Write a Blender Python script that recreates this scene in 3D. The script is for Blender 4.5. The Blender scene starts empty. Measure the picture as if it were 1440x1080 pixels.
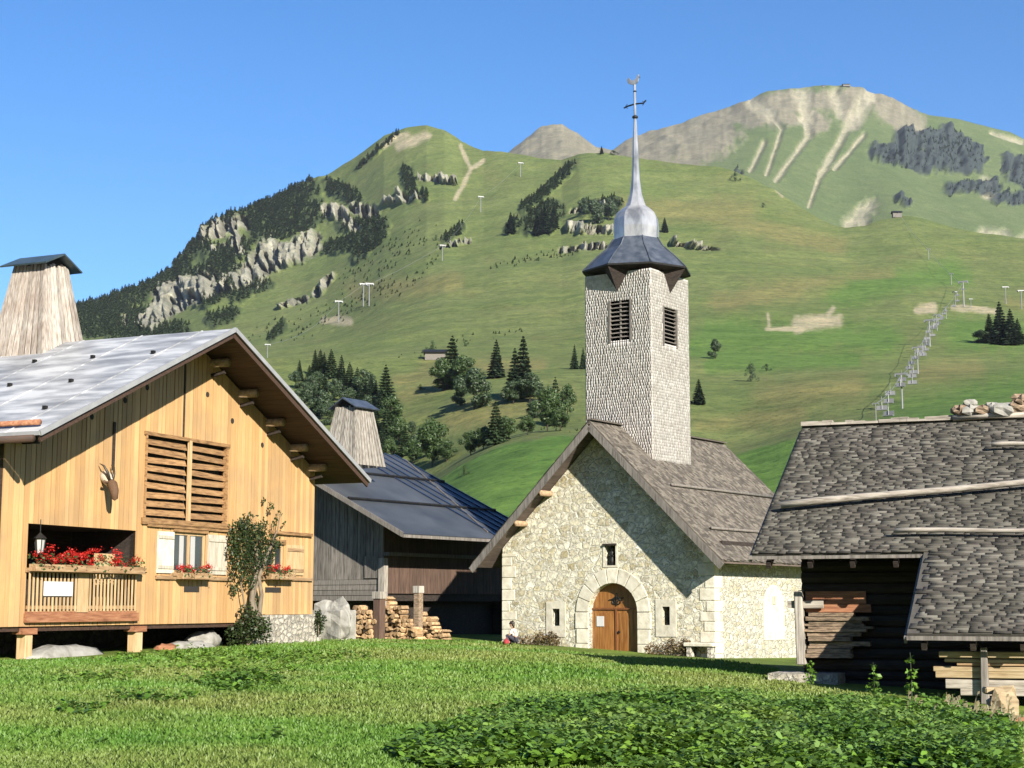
import bpy, math, random
import numpy as np
from mathutils import Vector, Matrix
from mathutils.geometry import tessellate_polygon
R = math.radians
rnd = random.Random(7)
nrg = np.random.default_rng(7)
S = bpy.context.scene
COL = S.collection

# ------------------------------------------------------------------ camera, sky, sun, exposure
FPX, HOR = 2250.0, 850.0                        # focal length in photo pixels, horizon row
PIT = math.atan((HOR-540)/FPX)
cd = bpy.data.cameras.new('camera'); cam = bpy.data.objects.new('camera', cd); COL.objects.link(cam)
cd.sensor_width = 36; cd.lens = 36*FPX/1440; cd.clip_start = 0.2; cd.clip_end = 20000
cam.location = (0, 0, 0); cam.rotation_euler = (R(90)+PIT, 0, 0)
S.camera = cam
SUN_AZ, SUN_EL = R(153), R(25.5)                # azimuth clockwise from +Y
W = bpy.data.worlds.new('World'); S.world = W; W.use_nodes = True
wn = W.node_tree.nodes; wl = W.node_tree.links
bgn = wn['Background']; sky = wn.new('ShaderNodeTexSky'); sky.sky_type = 'NISHITA'; sky.sun_disc = False
sky.sun_elevation = SUN_EL; sky.sun_rotation = SUN_AZ; sky.altitude = 1600; sky.air_density = 1.0; sky.dust_density = 0.25; sky.ozone_density = 2.2
hs = wn.new('ShaderNodeHueSaturation'); hs.inputs['Saturation'].default_value = 1.35; hs.inputs['Value'].default_value = 1.2; hs.inputs['Hue'].default_value = .506; wl.new(sky.outputs[0], hs.inputs['Color']); wl.new(hs.outputs[0], bgn.inputs[0]); bgn.inputs[1].default_value = 0.058
ld = bpy.data.lights.new('sun', 'SUN'); ld.energy = 5.0; ld.angle = R(0.53); ld.color = (1, 0.93, 0.80)
sun = bpy.data.objects.new('sun', ld); COL.objects.link(sun)
sd = Vector((math.sin(SUN_AZ)*math.cos(SUN_EL), math.cos(SUN_AZ)*math.cos(SUN_EL), math.sin(SUN_EL)))
sun.rotation_euler = sd.to_track_quat('Z', 'Y').to_euler(); sun.location = (20, -30, 40)
S.view_settings.view_transform = 'Standard'; S.view_settings.look = 'None'
S.view_settings.gamma = 1; S.view_settings.exposure = 1.40
S.render.engine = 'CYCLES'
S.cycles.max_bounces = 6; S.cycles.transparent_max_bounces = 8

# ------------------------------------------------------------------ pixel maths (used to survey the place)
cp, sp = math.cos(PIT), math.sin(PIT)
def ray(px, py):
    x = (px-720)/FPX; y = (540-py)/FPX
    d = np.array([x, cp-y*sp, sp+y*cp]); return d/d[1]
def at(px, py, Y): return ray(px, py)*Y
class Frame:
    def __init__(s, x, y, z, ang):              # ang: direction of local u in the world (radians, ccw from +X)
        s.o = np.array([x, y, z], float); s.a = ang
        s.u = np.array([math.cos(ang), math.sin(ang), 0]); s.v = np.array([-math.sin(ang), math.cos(ang), 0])
    def w(s, u, v, z): return s.o+s.u*u+s.v*v+np.array([0, 0, z])
    def on(s, px, py, v):                       # point of plane v=const behind a pixel -> (u, z)
        r = ray(px, py); t = ((s.o+s.v*v)@s.v)/(r@s.v); q = r*t-s.o; return float(q@s.u), float(q[2])
    def onu(s, px, py, u):
        r = ray(px, py); t = ((s.o+s.u*u)@s.u)/(r@s.u); q = r*t-s.o; return float(q@s.v), float(q[2])

# ------------------------------------------------------------------ materials
def new_mat(name, rough=0.8):
    m = bpy.data.materials.new(name); m.use_nodes = True
    nt = m.node_tree; b = nt.nodes['Principled BSDF']; b.inputs['Roughness'].default_value = rough
    return m, nt, b
def nd(nt, typ, **kw):
    n = nt.nodes.new('ShaderNode'+typ)
    for k, v in kw.items():
        if k in n.inputs: n.inputs[k].default_value = v
        else: setattr(n, k, v)
    return n
def coords(nt, sc=(1, 1, 1), rot=(0, 0, 0), kind='Object'):
    t = nd(nt, 'TexCoord'); m = nd(nt, 'Mapping'); m.inputs['Scale'].default_value = sc; m.inputs['Rotation'].default_value = rot
    nt.links.new(t.outputs[kind], m.inputs['Vector']); return m.outputs[0]
def ramp(nt, cols, src, pos=None):
    r = nd(nt, 'ValToRGB'); e = r.color_ramp.elements; n = len(cols)
    while len(e) < n: e.new(0.5)
    for i, c in enumerate(cols):
        e[i].position = pos[i] if pos else 0.3+0.4*i/(n-1); e[i].color = (*c, 1)
    nt.links.new(src, r.inputs[0]); return r.outputs[0]
def mix(nt, a, b, fac, mode='MIX'):
    m = nd(nt, 'Mix', data_type='RGBA', blend_type=mode)
    for sock, v in ((m.inputs[6], a), (m.inputs[7], b), (m.inputs[0], fac)):
        if hasattr(v, 'is_linked'): nt.links.new(v, sock)
        elif isinstance(v, (int, float)): sock.default_value = v
        else: sock.default_value = (*v, 1)
    return m.outputs[2]
def noise(nt, vec, scale, detail=4, rough=.55, dist=0):
    n = nd(nt, 'TexNoise', Scale=scale, Detail=detail, Roughness=rough, Distortion=dist)
    nt.links.new(vec, n.inputs['Vector']); return n.outputs[0]
def mathn(nt, op, a, b=0.0, c=0.0):
    m = nd(nt, 'Math', operation=op)
    for i, v in enumerate((a, b, c)):
        if hasattr(v, 'is_linked'): nt.links.new(v, m.inputs[i])
        else: m.inputs[i].default_value = v
    return m.outputs[0]
def island(nt, lo, hi):
    g = nd(nt, 'NewGeometry'); mr = nd(nt, 'MapRange'); mr.inputs['To Min'].default_value = lo; mr.inputs['To Max'].default_value = hi
    nt.links.new(g.outputs['Random Per Island'], mr.inputs[0]); return mr.outputs[0]
def bump(nt, b, h, dist, strength=1.0):
    n = nd(nt, 'Bump', Strength=strength, Distance=dist); nt.links.new(h, n.inputs['Height']); nt.links.new(n.outputs[0], b.inputs['Normal'])
def pmat(name, cols, sc=(1, 1, 1), nscale=4, rough=.8, isl=0.0, bmp=0.0, pos=None, big=None, metal=0, trans=0, spec=None, islcols=None):
    """noise ramp x random tone per island (+ optional large blotches)"""
    m, nt, b = new_mat(name, rough); v = coords(nt, sc)
    n = noise(nt, v, nscale, 6)
    c = ramp(nt, cols, n, pos) if len(cols) > 1 else mix(nt, cols[0], cols[0], 0.0)
    if islcols:
        ic = ramp(nt, islcols, island(nt, 0, 1), [i/(len(islcols)-1) for i in range(len(islcols))]); c = mix(nt, c, ic, .6)
    if big:
        n2 = noise(nt, coords(nt), big[1], 3); f = mathn(nt, 'MULTIPLY', ramp(nt, [(0, 0, 0), (1, 1, 1)], n2, [.42, .62]), big[2]); c = mix(nt, c, big[0], f)
    if isl:
        i = island(nt, 1-isl, 1+isl); c = mix(nt, c, i, 1.0, 'MULTIPLY')
    nt.links.new(c, b.inputs['Base Color']); b.inputs['Metallic'].default_value = metal
    if bmp: bump(nt, b, n, bmp)
    if spec is not None: b.inputs['Specular IOR Level'].default_value = spec
    if trans:
        tr = nd(nt, 'BsdfTranslucent'); nt.links.new(c, tr.inputs[0]); ms = nd(nt, 'MixShader', Fac=trans)
        nt.links.new(b.outputs[0], ms.inputs[1]); nt.links.new(tr.outputs[0], ms.inputs[2])
        nt.links.new(ms.outputs[0], nt.nodes['Material Output'].inputs[0])
    return m
def stone_mat(name, cols, mortar, scale, bmp=.04, edge=.06, isl=0):
    m, nt, b = new_mat(name, .9); v = coords(nt, (1, 1, 1.35))
    wob = noise(nt, coords(nt), 4.5, 5, .7)
    vv = nd(nt, 'VectorMath', operation='MULTIPLY_ADD'); nt.links.new(wob, vv.inputs[0]); vv.inputs[1].default_value = (.42, .42, .42); nt.links.new(v, vv.inputs[2])
    vo = nd(nt, 'TexVoronoi', Scale=scale, Randomness=.9); nt.links.new(vv.outputs[0], vo.inputs['Vector'])
    ve = nd(nt, 'TexVoronoi', feature='DISTANCE_TO_EDGE', Scale=scale, Randomness=.9); nt.links.new(vv.outputs[0], ve.inputs['Vector'])
    sep = nd(nt, 'SeparateColor'); nt.links.new(vo.outputs['Color'], sep.inputs[0])
    c = ramp(nt, cols, sep.outputs[0], [i/(len(cols)-1) for i in range(len(cols))])
    n = noise(nt, coords(nt), 9, 6, .65)
    c = mix(nt, c, ramp(nt, [(.48, .46, .40), (1.18, 1.16, 1.12)], n, [.32, .6]), 1.0, 'MULTIPLY')
    en = mathn(nt, 'ADD', ve.outputs[0], mathn(nt, 'MULTIPLY', mathn(nt, 'SUBTRACT', noise(nt, coords(nt), 14, 4, .7), .5), -.28)); e = ramp(nt, [(0, 0, 0), (1, 1, 1)], en, [max(edge*.3, .005), edge*1.9])
    c = mix(nt, mortar, c, e)
    nt.links.new(c, b.inputs['Base Color'])
    h = mathn(nt, 'ADD', mathn(nt, 'MULTIPLY', e, .8), mathn(nt, 'MULTIPLY', n, .6)); bump(nt, b, h, bmp)
    return m
M = {}
M['pine'] = pmat('pine_cladding', [(0.323, 0.169, 0.061), (0.403, 0.235, 0.092), (0.484, 0.316, 0.144)], (7, 7, .45), 3.2, .65, .11, .006, big=((0.273, 0.183, 0.099), .7, .5), islcols=[(0.381, 0.223, 0.095), (0.425, 0.263, 0.116), (0.451, 0.296, 0.142)])
M['pine2'] = pmat('pine_boards_lighter', [(0.3, 0.186, 0.085), (0.393, 0.271, 0.143), (0.442, 0.329, 0.193)], (6, 6, .6), 3.0, .65, .16, .006)
M['pinex'] = pmat('pine_rails_weathered', [(0.161, 0.091, 0.043), (0.247, 0.155, 0.08), (0.321, 0.225, 0.129)], (.7, 6, 6), 3.0, .7, .12, .006)
M['slat'] = pmat('hay_loft_slats', [(0.08, 0.04, 0.016), (0.214, 0.118, 0.048), (0.295, 0.176, 0.08)], (.8, 5, 6), 3.5, .75, .18, .008)
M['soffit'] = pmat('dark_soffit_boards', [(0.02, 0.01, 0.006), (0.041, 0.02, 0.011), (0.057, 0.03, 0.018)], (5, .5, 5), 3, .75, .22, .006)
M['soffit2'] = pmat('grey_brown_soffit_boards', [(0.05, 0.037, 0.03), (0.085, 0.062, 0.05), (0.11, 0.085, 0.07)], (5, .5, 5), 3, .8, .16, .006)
M['log'] = pmat('log_ends', [(0.143, 0.093, 0.057), (0.3, 0.2, 0.115), (0.371, 0.271, 0.178)], (2, 2, 2), 5, .8, .15, .01)
M['silver'] = pmat('silver_weathered_boards', [(0.097, 0.085, 0.073), (0.242, 0.218, 0.188), (0.339, 0.322, 0.285)], (7, 7, .5), 3, .85, .22, .012)
M['silverx'] = pmat('silver_weathered_poles', [(0.121, 0.104, 0.085), (0.257, 0.228, 0.193), (0.357, 0.329, 0.286)], (.6, 6, 6), 3, .85, .15, .012)
M['greyw'] = pmat('grey_weathered_boards', [(0.057, 0.051, 0.046), (0.131, 0.117, 0.103), (0.183, 0.166, 0.149)], (6, 6, .6), 3, .85, .2, .01)
M['brown'] = pmat('brown_boards', [(0.04, 0.023, 0.016), (0.069, 0.04, 0.028), (0.091, 0.057, 0.04)], (6, 6, .6), 3, .85, .18, .01)
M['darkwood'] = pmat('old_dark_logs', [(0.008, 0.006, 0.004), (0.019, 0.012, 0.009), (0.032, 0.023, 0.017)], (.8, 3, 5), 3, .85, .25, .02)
M['redwood'] = pmat('reddish_planks', [(0.129, 0.05, 0.025), (0.228, 0.093, 0.043), (0.3, 0.15, 0.079)], (.7, 5, 6), 3, .8, .15, .01)
M['rough'] = pmat('rough_split_wood', [(0.05, 0.036, 0.025), (0.171, 0.121, 0.079), (0.271, 0.2, 0.135)], (1, 4, 5), 5, .85, .25, .03)
M['cutwood'] = pmat('fresh_cut_planks', [(0.15, 0.1, 0.05), (0.24, 0.18, 0.1), (0.29, 0.23, 0.145)], (.6, 5, 5), 3.5, .75, .3, .01)
M['firewood'] = pmat('firewood', [(0.172, 0.103, 0.051), (0.359, 0.231, 0.118), (0.478, 0.341, 0.205)], (3, 3, 3), 4, .85, .4, .01)
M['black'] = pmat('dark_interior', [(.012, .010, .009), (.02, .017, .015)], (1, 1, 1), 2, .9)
M['zinc'] = pmat('zinc_roof_sheet', [(0.171, 0.178, 0.189), (0.286, 0.293, 0.307), (0.442, 0.45, 0.457)], (1.5, .4, 1.0), 1.5, .5, .03, .0, pos=[.36, .5, .62], metal=.1)
M['zincedge'] = pmat('zinc_edge', [(0.262, 0.262, 0.268), (0.343, 0.343, 0.343)], (1, 1, 1), 3, .45, 0, 0, metal=.3)
M['blueroof'] = pmat('blue_grey_metal_roof', [(0.028, 0.032, 0.038), (0.044, 0.05, 0.058), (0.064, 0.07, 0.08)], (0.268, 0.268, 0.268), 1.5, .55, .12, 0, metal=.1)
M['blueshade'] = pmat('shade_blue_metal_roof', [(0.011, 0.02, 0.046), (0.028, 0.043, 0.085)], (1, 1, 1), 1.5, .35, .3, 0, metal=.3)  # barn roof metal with the chapel's cast shadow put into its colour
M['capmetal'] = pmat('dark_green_grey_cap_metal', [(0.032, 0.05, 0.054), (0.064, 0.089, 0.093)], (1, 1, 1), 2, .4, .1, 0, metal=.3)
M['spiretin'] = pmat('tin_spire', [(0.158, 0.164, 0.179), (0.327, 0.333, 0.349), (0.433, 0.433, 0.439)], (1, 1, .5), 2.4, .30, .10, .01, metal=.45)
M['slate'] = pmat('dark_slate_blue_spire_skirt', [(0.033, 0.042, 0.058), (0.061, 0.073, 0.095), (0.097, 0.11, 0.134)], (1, 1, 1), 3, .42, .12, .004, metal=.25)
M['shingle'] = pmat('grey_wood_shingles', [(0.029, 0.025, 0.022), (0.055, 0.05, 0.043), (0.086, 0.082, 0.07)], (3, 3, 3), 3, .95, .30, .01, islcols=[(0.022, 0.019, 0.017), (0.048, 0.042, 0.037), (0.064, 0.058, 0.05), (0.122, 0.117, 0.103)], big=((0.042, 0.041, 0.031), .6, .45))
M['shingle2'] = pmat('brown_grey_chapel_shingles', [(0.054, 0.046, 0.038), (0.094, 0.08, 0.067), (0.129, 0.113, 0.096)], (3, 3, 3), 3, .9, .28, .01, islcols=[(0.048, 0.04, 0.032), (0.096, 0.083, 0.07), (0.145, 0.129, 0.107)])
M['towersh'] = pmat('silver_tower_shingles', [(0.427, 0.401, 0.377), (0.508, 0.482, 0.46), (0.58, 0.553, 0.528)], (3, 3, 3), 5, .85, .10, .004, islcols=[(0.446, 0.417, 0.399), (0.538, 0.508, 0.492), (0.588, 0.564, 0.547)], big=((0.407, 0.366, 0.33), .9, .35))
M['stone'] = stone_mat('chapel_rubble_stone', [(.50, .47, .35), (.62, .60, .50), (.33, .29, .18), (.66, .645, .56), (.44, .40, .27), (.58, .565, .48), (.38, .35, .26)], (.60, .58, .49), 3.0, .05, .07)
M['stone2'] = stone_mat('whitewashed_rubble', [(0.428, 0.407, 0.321), (0.471, 0.457, 0.385), (0.357, 0.329, 0.228), (0.5, 0.486, 0.428), (0.442, 0.428, 0.357)], (0.457, 0.442, 0.378), 3.4, .05, .08)
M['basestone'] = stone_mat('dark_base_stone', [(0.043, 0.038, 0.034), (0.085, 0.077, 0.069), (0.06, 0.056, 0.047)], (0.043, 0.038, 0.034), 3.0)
M['greystone'] = stone_mat('pale_foundation_stone', [(0.268, 0.244, 0.208), (0.408, 0.386, 0.341), (0.341, 0.32, 0.276)], (0.296, 0.276, 0.238), 4.0, .05)
M['lime'] = pmat('limewashed_stone', [(0.391, 0.358, 0.281), (0.492, 0.462, 0.376), (0.56, 0.532, 0.449)], (1, 1, 1), 3.5, .85, .12, .03)
M['door'] = pmat('varnished_oak_door', [(0.149, 0.057, 0.014), (0.228, 0.097, 0.026), (0.297, 0.143, 0.046)], (5, 5, .5), 3, .45, .10, .004)
M['doordark'] = pmat('door_trim_brown', [(0.115, 0.043, 0.014), (0.186, 0.071, 0.025)], (5, 5, 1), 3, .5)
M['paper'] = pmat('white_paper', [(0.446, 0.446, 0.446), (0.468, 0.468, 0.468)], (1, 1, 1), 2, .8)
M['iron'] = pmat('dark_iron', [(0.014, 0.014, 0.014), (0.032, 0.03, 0.028)], (1, 1, 1), 8, .55, metal=.6)
M['steel'] = pmat('galvanised_steel', [(0.15, 0.154, 0.161), (0.206, 0.21, 0.216)], (1, 1, 1), .5, .5, metal=.3)
M['boulder'] = pmat('pale_boulder', [(0.133, 0.124, 0.106), (0.23, 0.222, 0.199), (0.274, 0.266, 0.247)], (1, 1, 1), 3, .9, .12, .05)
M['glass'] = pmat('dark_window_glass', [(0.022, 0.025, 0.028), (0.036, 0.039, 0.043)], (1, 1, 1), 2, .12, spec=.8)
M['curtain'] = pmat('white_curtain', [(0.3, 0.3, 0.291), (0.343, 0.343, 0.334)], (8, 8, 1), 3, .9)
M['greyshut'] = pmat('bleached_shutter', [(0.242, 0.207, 0.157), (0.357, 0.321, 0.257), (0.442, 0.407, 0.343)], (6, 6, .6), 3, .8, .12, .004)
M['red'] = pmat('red_geranium_petals', [(0.385, 0.007, 0.007), (0.501, 0.023, 0.012)], (9, 9, 9), 5, .6, .25, trans=.2)
M['gerleaf'] = pmat('geranium_leaves', [(0.025, 0.054, 0.014), (0.05, 0.1, 0.025)], (1, 1, 1), 4, .6, .3, trans=.2)
M['skin'] = pmat('skin', [(0.357, 0.214, 0.143), (0.4, 0.25, 0.171)], (1, 1, 1), 8, .55)
M['hair'] = pmat('dark_brown_hair', [(0.014, 0.008, 0.006), (0.028, 0.018, 0.012)], (9, 9, 2), 8, .5)
M['shirt'] = pmat('white_shirt', [(0.528, 0.528, 0.543), (0.571, 0.571, 0.571)], (1, 1, 1), 8, .85)
M['trousers'] = pmat('dark_trousers', [(0.022, 0.022, 0.036), (0.043, 0.039, 0.057)], (1, 1, 1), 8, .9)
M['redcloth'] = pmat('red_jacket', [(0.25, 0.022, 0.028), (0.321, 0.036, 0.043)], (1, 1, 1), 8, .9)
M['fur'] = pmat('brown_fur', [(0.05, 0.025, 0.012), (0.121, 0.064, 0.032)], (9, 9, 9), 6, .85, bmp=.01)
M['palefur'] = pmat('cream_neck_fur', [(0.321, 0.271, 0.2), (0.442, 0.4, 0.329)], (9, 9, 9), 6, .85, bmp=.01)
M['horn'] = pmat('dark_horn', [(0.014, 0.012, 0.008), (0.036, 0.028, 0.022)], (9, 9, 9), 8, .5)
def leafmat(name, cols, isl=.3, tr=.25, rough=.55): return pmat(name, cols, (1, 1, 1), .5, rough, isl, 0, trans=tr)
M['grass'] = pmat('grass_blades', [(0.081, 0.191, 0.021), (0.122, 0.238, 0.032), (0.168, 0.261, 0.048)], (1, 1, 1), .5, .55, .16, 0, trans=.4, big=((0.244, 0.249, 0.074), .16, .6))
M['grass'].node_tree.nodes  # large patches come from the noise scale below
M['dock'] = leafmat('broad_dock_leaves', [(0.063, 0.137, 0.013), (0.112, 0.211, 0.023), (0.168, 0.261, 0.04)], .4, .3, .45)
M['nettle'] = leafmat('upright_weed_leaves', [(0.056, 0.124, 0.018), (0.096, 0.182, 0.029), (0.152, 0.224, 0.051)], .4, .3)
M['dry'] = leafmat('dry_stalks', [(0.095, 0.081, 0.034), (0.154, 0.129, 0.06)], .3, .2)
M['conifer'] = leafmat('spruce_needles', [(0.017, 0.034, 0.017), (0.033, 0.055, 0.024)], .35, .1)
M['forest'] = leafmat('far_forest_needles', [(0.034, 0.057, 0.023), (0.06, 0.085, 0.03)], .4, .1)
M['conifer2'] = leafmat('greener_spruce_needles', [(0.023, 0.044, 0.016), (0.038, 0.065, 0.023)], .35, .1)
M['decid'] = leafmat('broadleaf_foliage', [(0.031, 0.06, 0.015), (0.052, 0.09, 0.023)], .35, .2)
M['vine'] = leafmat('climber_leaves', [(0.016, 0.031, 0.007), (0.036, 0.057, 0.012)], .4, .25)
M['heather'] = leafmat('reddish_flower_clump', [(0.115, 0.05, 0.025), (0.093, 0.107, 0.036)], .45, .2)
M['bark'] = pmat('bark', [(0.036, 0.025, 0.018), (0.071, 0.054, 0.039)], (1, 1, .4), 4, .9, bmp=.02)
M['vinebark'] = pmat('pale_vine_bark', [(0.093, 0.071, 0.05), (0.186, 0.15, 0.107)], (3, 3, .6), 4, .9, bmp=.02)

# ------------------------------------------------------------------ mesh builder
class MB:
    def __init__(s): s.v = []; s.f = []
    def add(s, vs, fs):
        b = len(s.v); s.v += [tuple(map(float, p)) for p in vs]; s.f += [tuple(i+b for i in f) for f in fs]; return s
    def hexa(s, p):                              # 4 bottom, 4 top (same winding, ccw from above)
        return s.add(p, [(3, 2, 1, 0), (4, 5, 6, 7), (0, 1, 5, 4), (1, 2, 6, 5), (2, 3, 7, 6), (3, 0, 4, 7)])
    def box(s, u0, u1, v0, v1, z0, z1):
        return s.hexa([(u0, v0, z0), (u1, v0, z0), (u1, v1, z0), (u0, v1, z0), (u0, v0, z1), (u1, v0, z1), (u1, v1, z1), (u0, v1, z1)])
    def slab(s, q, t):                           # quad (top, ccw from outside) given thickness inwards
        q = [np.array(p, float) for p in q]; n = np.cross(q[1]-q[0], q[3]-q[0]); n /= np.linalg.norm(n)
        return s.hexa([p-n*t for p in q]+q)
    def beam(s, p, q, w, h, up=(0, 0, 1)):
        p, q, up = (np.array(a, float) for a in (p, q, up)); d = q-p; d /= np.linalg.norm(d)
        a = np.cross(d, up); a /= np.linalg.norm(a); b = np.cross(a, d)
        c = [p-a*w/2-b*h/2, p+a*w/2-b*h/2, q+a*w/2-b*h/2, q-a*w/2-b*h/2]
        return s.hexa(c+[x+b*h for x in c])
    def tube(s, pts, rad, n=8, cap=True):
        pts = [np.array(p, float) for p in pts]; m = len(pts)
        if not hasattr(rad, '__len__'): rad = [rad]*m
        base = len(s.v); ref = None
        for i, p in enumerate(pts):
            d = pts[min(i+1, m-1)]-pts[max(i-1, 0)]; d /= np.linalg.norm(d)+1e-9
            if ref is None: ref = np.array([0, 0, 1.]) if abs(d[2]) < .9 else np.array([1., 0, 0])
            a = np.cross(d, ref); a /= np.linalg.norm(a)+1e-9; b = np.cross(d, a); ref = -b if False else ref
            for k in range(n):
                t = 2*math.pi*k/n; s.v.append(tuple(p+rad[i]*(a*math.cos(t)+b*math.sin(t))))
        for i in range(m-1):
            for k in range(n):
                j = (k+1) % n; s.f.append((base+i*n+k, base+i*n+j, base+(i+1)*n+j, base+(i+1)*n+k))
        if cap: s.f.append(tuple(base+k for k in range(n))[::-1]); s.f.append(tuple(base+(m-1)*n+k for k in range(n)))
        return s
    def lathe(s, prof, n=16, c=(0, 0), rot=0, closed=True):
        base = len(s.v); m = len(prof)
        for r, z in prof:
            for k in range(n):
                t = 2*math.pi*k/n+rot; s.v.append((c[0]+r*math.cos(t), c[1]+r*math.sin(t), z))
        for i in range(m-1):
            for k in range(n):
                j = (k+1) % n; s.f.append((base+i*n+k, base+i*n+j, base+(i+1)*n+j, base+(i+1)*n+k))
        if closed: s.f.append(tuple(base+k for k in range(n))[::-1]); s.f.append(tuple(base+(m-1)*n+k for k in range(n)))
        return s
    def panel(s, outer, holes, v0, v1, swap=False):
        """upright wall in the (u,z) plane with holes, from v0 to v1; swap: plane (v,z) at u0..u1"""
        loops = [outer]+list(holes)
        tri = tessellate_polygon([[Vector((a, b, 0)) for a, b in l] for l in loops])
        flat = [p for l in loops for p in l]; n = len(flat)
        P = (lambda a, d, z: (d, a, z)) if swap else (lambda a, d, z: (a, d, z))
        vs = [P(a, v0, z) for a, z in flat]+[P(a, v1, z) for a, z in flat]
        fs = [tuple(t) for t in tri]+[tuple(i+n for i in t[::-1]) for t in tri]
        k = 0
        for l in loops:
            m = len(l)
            for i in range(m): a, b = k+i, k+(i+1) % m; fs.append((a, b, b+n, a+n))
            k += m
        return s.add(vs, fs)
    def rock(s, c, r, rg, n=10):
        c = np.array(c, float); vs = []; ph = [rg.uniform(0, 6) for _ in range(6)]
        for i in range(1, n//2):
            th = math.pi*i/(n//2)
            for k in range(n):
                t = 2*math.pi*k/n; q = 1+.16*math.sin(3*t+ph[0]+th)+.12*math.sin(5*t+ph[1]+3*th)+rg.uniform(-.09, .09)
                vs.append(c+np.array([r[0]*math.sin(th)*math.cos(t), r[1]*math.sin(th)*math.sin(t), r[2]*math.cos(th)])*q)
        m = n//2-1; fs = [(i*n+k, i*n+(k+1) % n, (i+1)*n+(k+1) % n, (i+1)*n+k) for i in range(m-1) for k in range(n)]
        vs += [c+np.array([0, 0, r[2]]), c-np.array([0, 0, r[2]])]; T = m*n
        fs += [(T, (k+1) % n, k) for k in range(n)]+[(T+1, (m-1)*n+k, (m-1)*n+(k+1) % n) for k in range(n)]
        return s.add(vs, fs)
    def build(s, name, mat, parent=None, smooth=False, fix=True, bevel=0):
        me = bpy.data.meshes.new(name); me.from_pydata(s.v, [], s.f); me.update()
        if fix:
            import bmesh
            bm = bmesh.new(); bm.from_mesh(me); bmesh.ops.recalc_face_normals(bm, faces=bm.faces); bm.to_mesh(me); bm.free()
        me.materials.append(M[mat] if isinstance(mat, str) else mat)
        if smooth: me.polygons.foreach_set('use_smooth', [True]*len(me.polygons))
        o = bpy.data.objects.new(name, me); COL.objects.link(o)
        if parent: o.parent = parent
        if bevel:
            b = o.modifiers.new('bevel', 'BEVEL'); b.width = bevel; b.segments = 1; b.limit_method = 'ANGLE'
        return o
def bulk(name, V, F, mat, parent=None, smooth=False):
    """numpy mesh of equal-sized faces"""
    V = np.asarray(V, np.float32); F = np.asarray(F, np.int32); k = F.shape[1]
    me = bpy.data.meshes.new(name); me.vertices.add(len(V)); me.vertices.foreach_set('co', V.ravel())
    me.loops.add(F.size); me.loops.foreach_set('vertex_index', F.ravel())
    me.polygons.add(len(F)); me.polygons.foreach_set('loop_start', np.arange(0, F.size, k, dtype=np.int32))
    try: me.polygons.foreach_set('loop_total', np.full(len(F), k, dtype=np.int32))
    except Exception: pass
    if smooth: me.polygons.foreach_set('use_smooth', np.ones(len(F), bool))
    me.update(calc_edges=True); me.validate(); me.materials.append(M[mat] if isinstance(mat, str) else mat)
    o = bpy.data.objects.new(name, me); COL.objects.link(o)
    if parent: o.parent = parent
    return o
def tag(o, label=None, cat=None, group=None, kind=None):
    for k, v in (('label', label), ('category', cat), ('group', group), ('kind', kind)):
        if v: o[k] = v
    return o
def thing(name, label, cat, loc=(0, 0, 0), rz=0, group=None):
    o = bpy.data.objects.new(name, None); COL.objects.link(o); o.empty_display_size = .3
    o.location = [float(c) for c in loc]; o.rotation_euler = (0, 0, rz); return tag(o, label, cat, group)
def copy_tree(o, parent=None):
    c = o.copy(); COL.objects.link(c); c.parent = parent
    for ch in list(o.children): copy_tree(ch, c)
    return c
def shingles(O, A, B, La, Lb, row, wlo, whi, th, rg, keep=None, jit=.25, over=2.2, gap=.03):
    """boxes laid in courses: O corner at the low edge, A unit along, B unit up the slope"""
    O, A, B = (np.array(x, float) for x in (O, A, B)); Nn = np.cross(A, B); Nn /= np.linalg.norm(Nn)
    V = []; F = []; b = 0; r = 0
    while b < Lb:
        a = -rg.uniform(0, whi)
        while a < La:
            w = rg.uniform(wlo, whi); a0, a1 = max(a, 0), min(a+w, La); a += w
            if a1-a0 < wlo*.3: continue
            if keep and not keep((a0+a1)/2, b+row*.5): continue
            j = rg.uniform(-jit, jit)*row; l = min(row*over, Lb-b+row*.4); t0 = th*rg.uniform(.7, 1.5); sk = rg.uniform(-.06, .06)*row
            h0 = th*1.25+rg.uniform(0, .5)*th
            g = (a1-a0)*gap
            lo, hi = b+j, b+l
            pts = []
            for (x, y, h) in ((a0+g, lo-sk, h0), (a1-g, lo+sk, h0), (a1-g, hi, 0), (a0+g, hi, 0)):
                pts.append(O+A*x+B*y+Nn*h)
            for (x, y, h) in ((a0+g, lo-sk, h0+t0), (a1-g, lo+sk, h0+t0), (a1-g, hi, th*.5), (a0+g, hi, th*.5)):
                pts.append(O+A*x+B*y+Nn*h)
            k = len(V); V += pts
            F += [(k+4, k+5, k+6, k+7), (k, k+1, k+5, k+4), (k+1, k+2, k+6, k+5), (k+3, k, k+4, k+7)]
        b += row; r += 1
    return V, F
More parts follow.
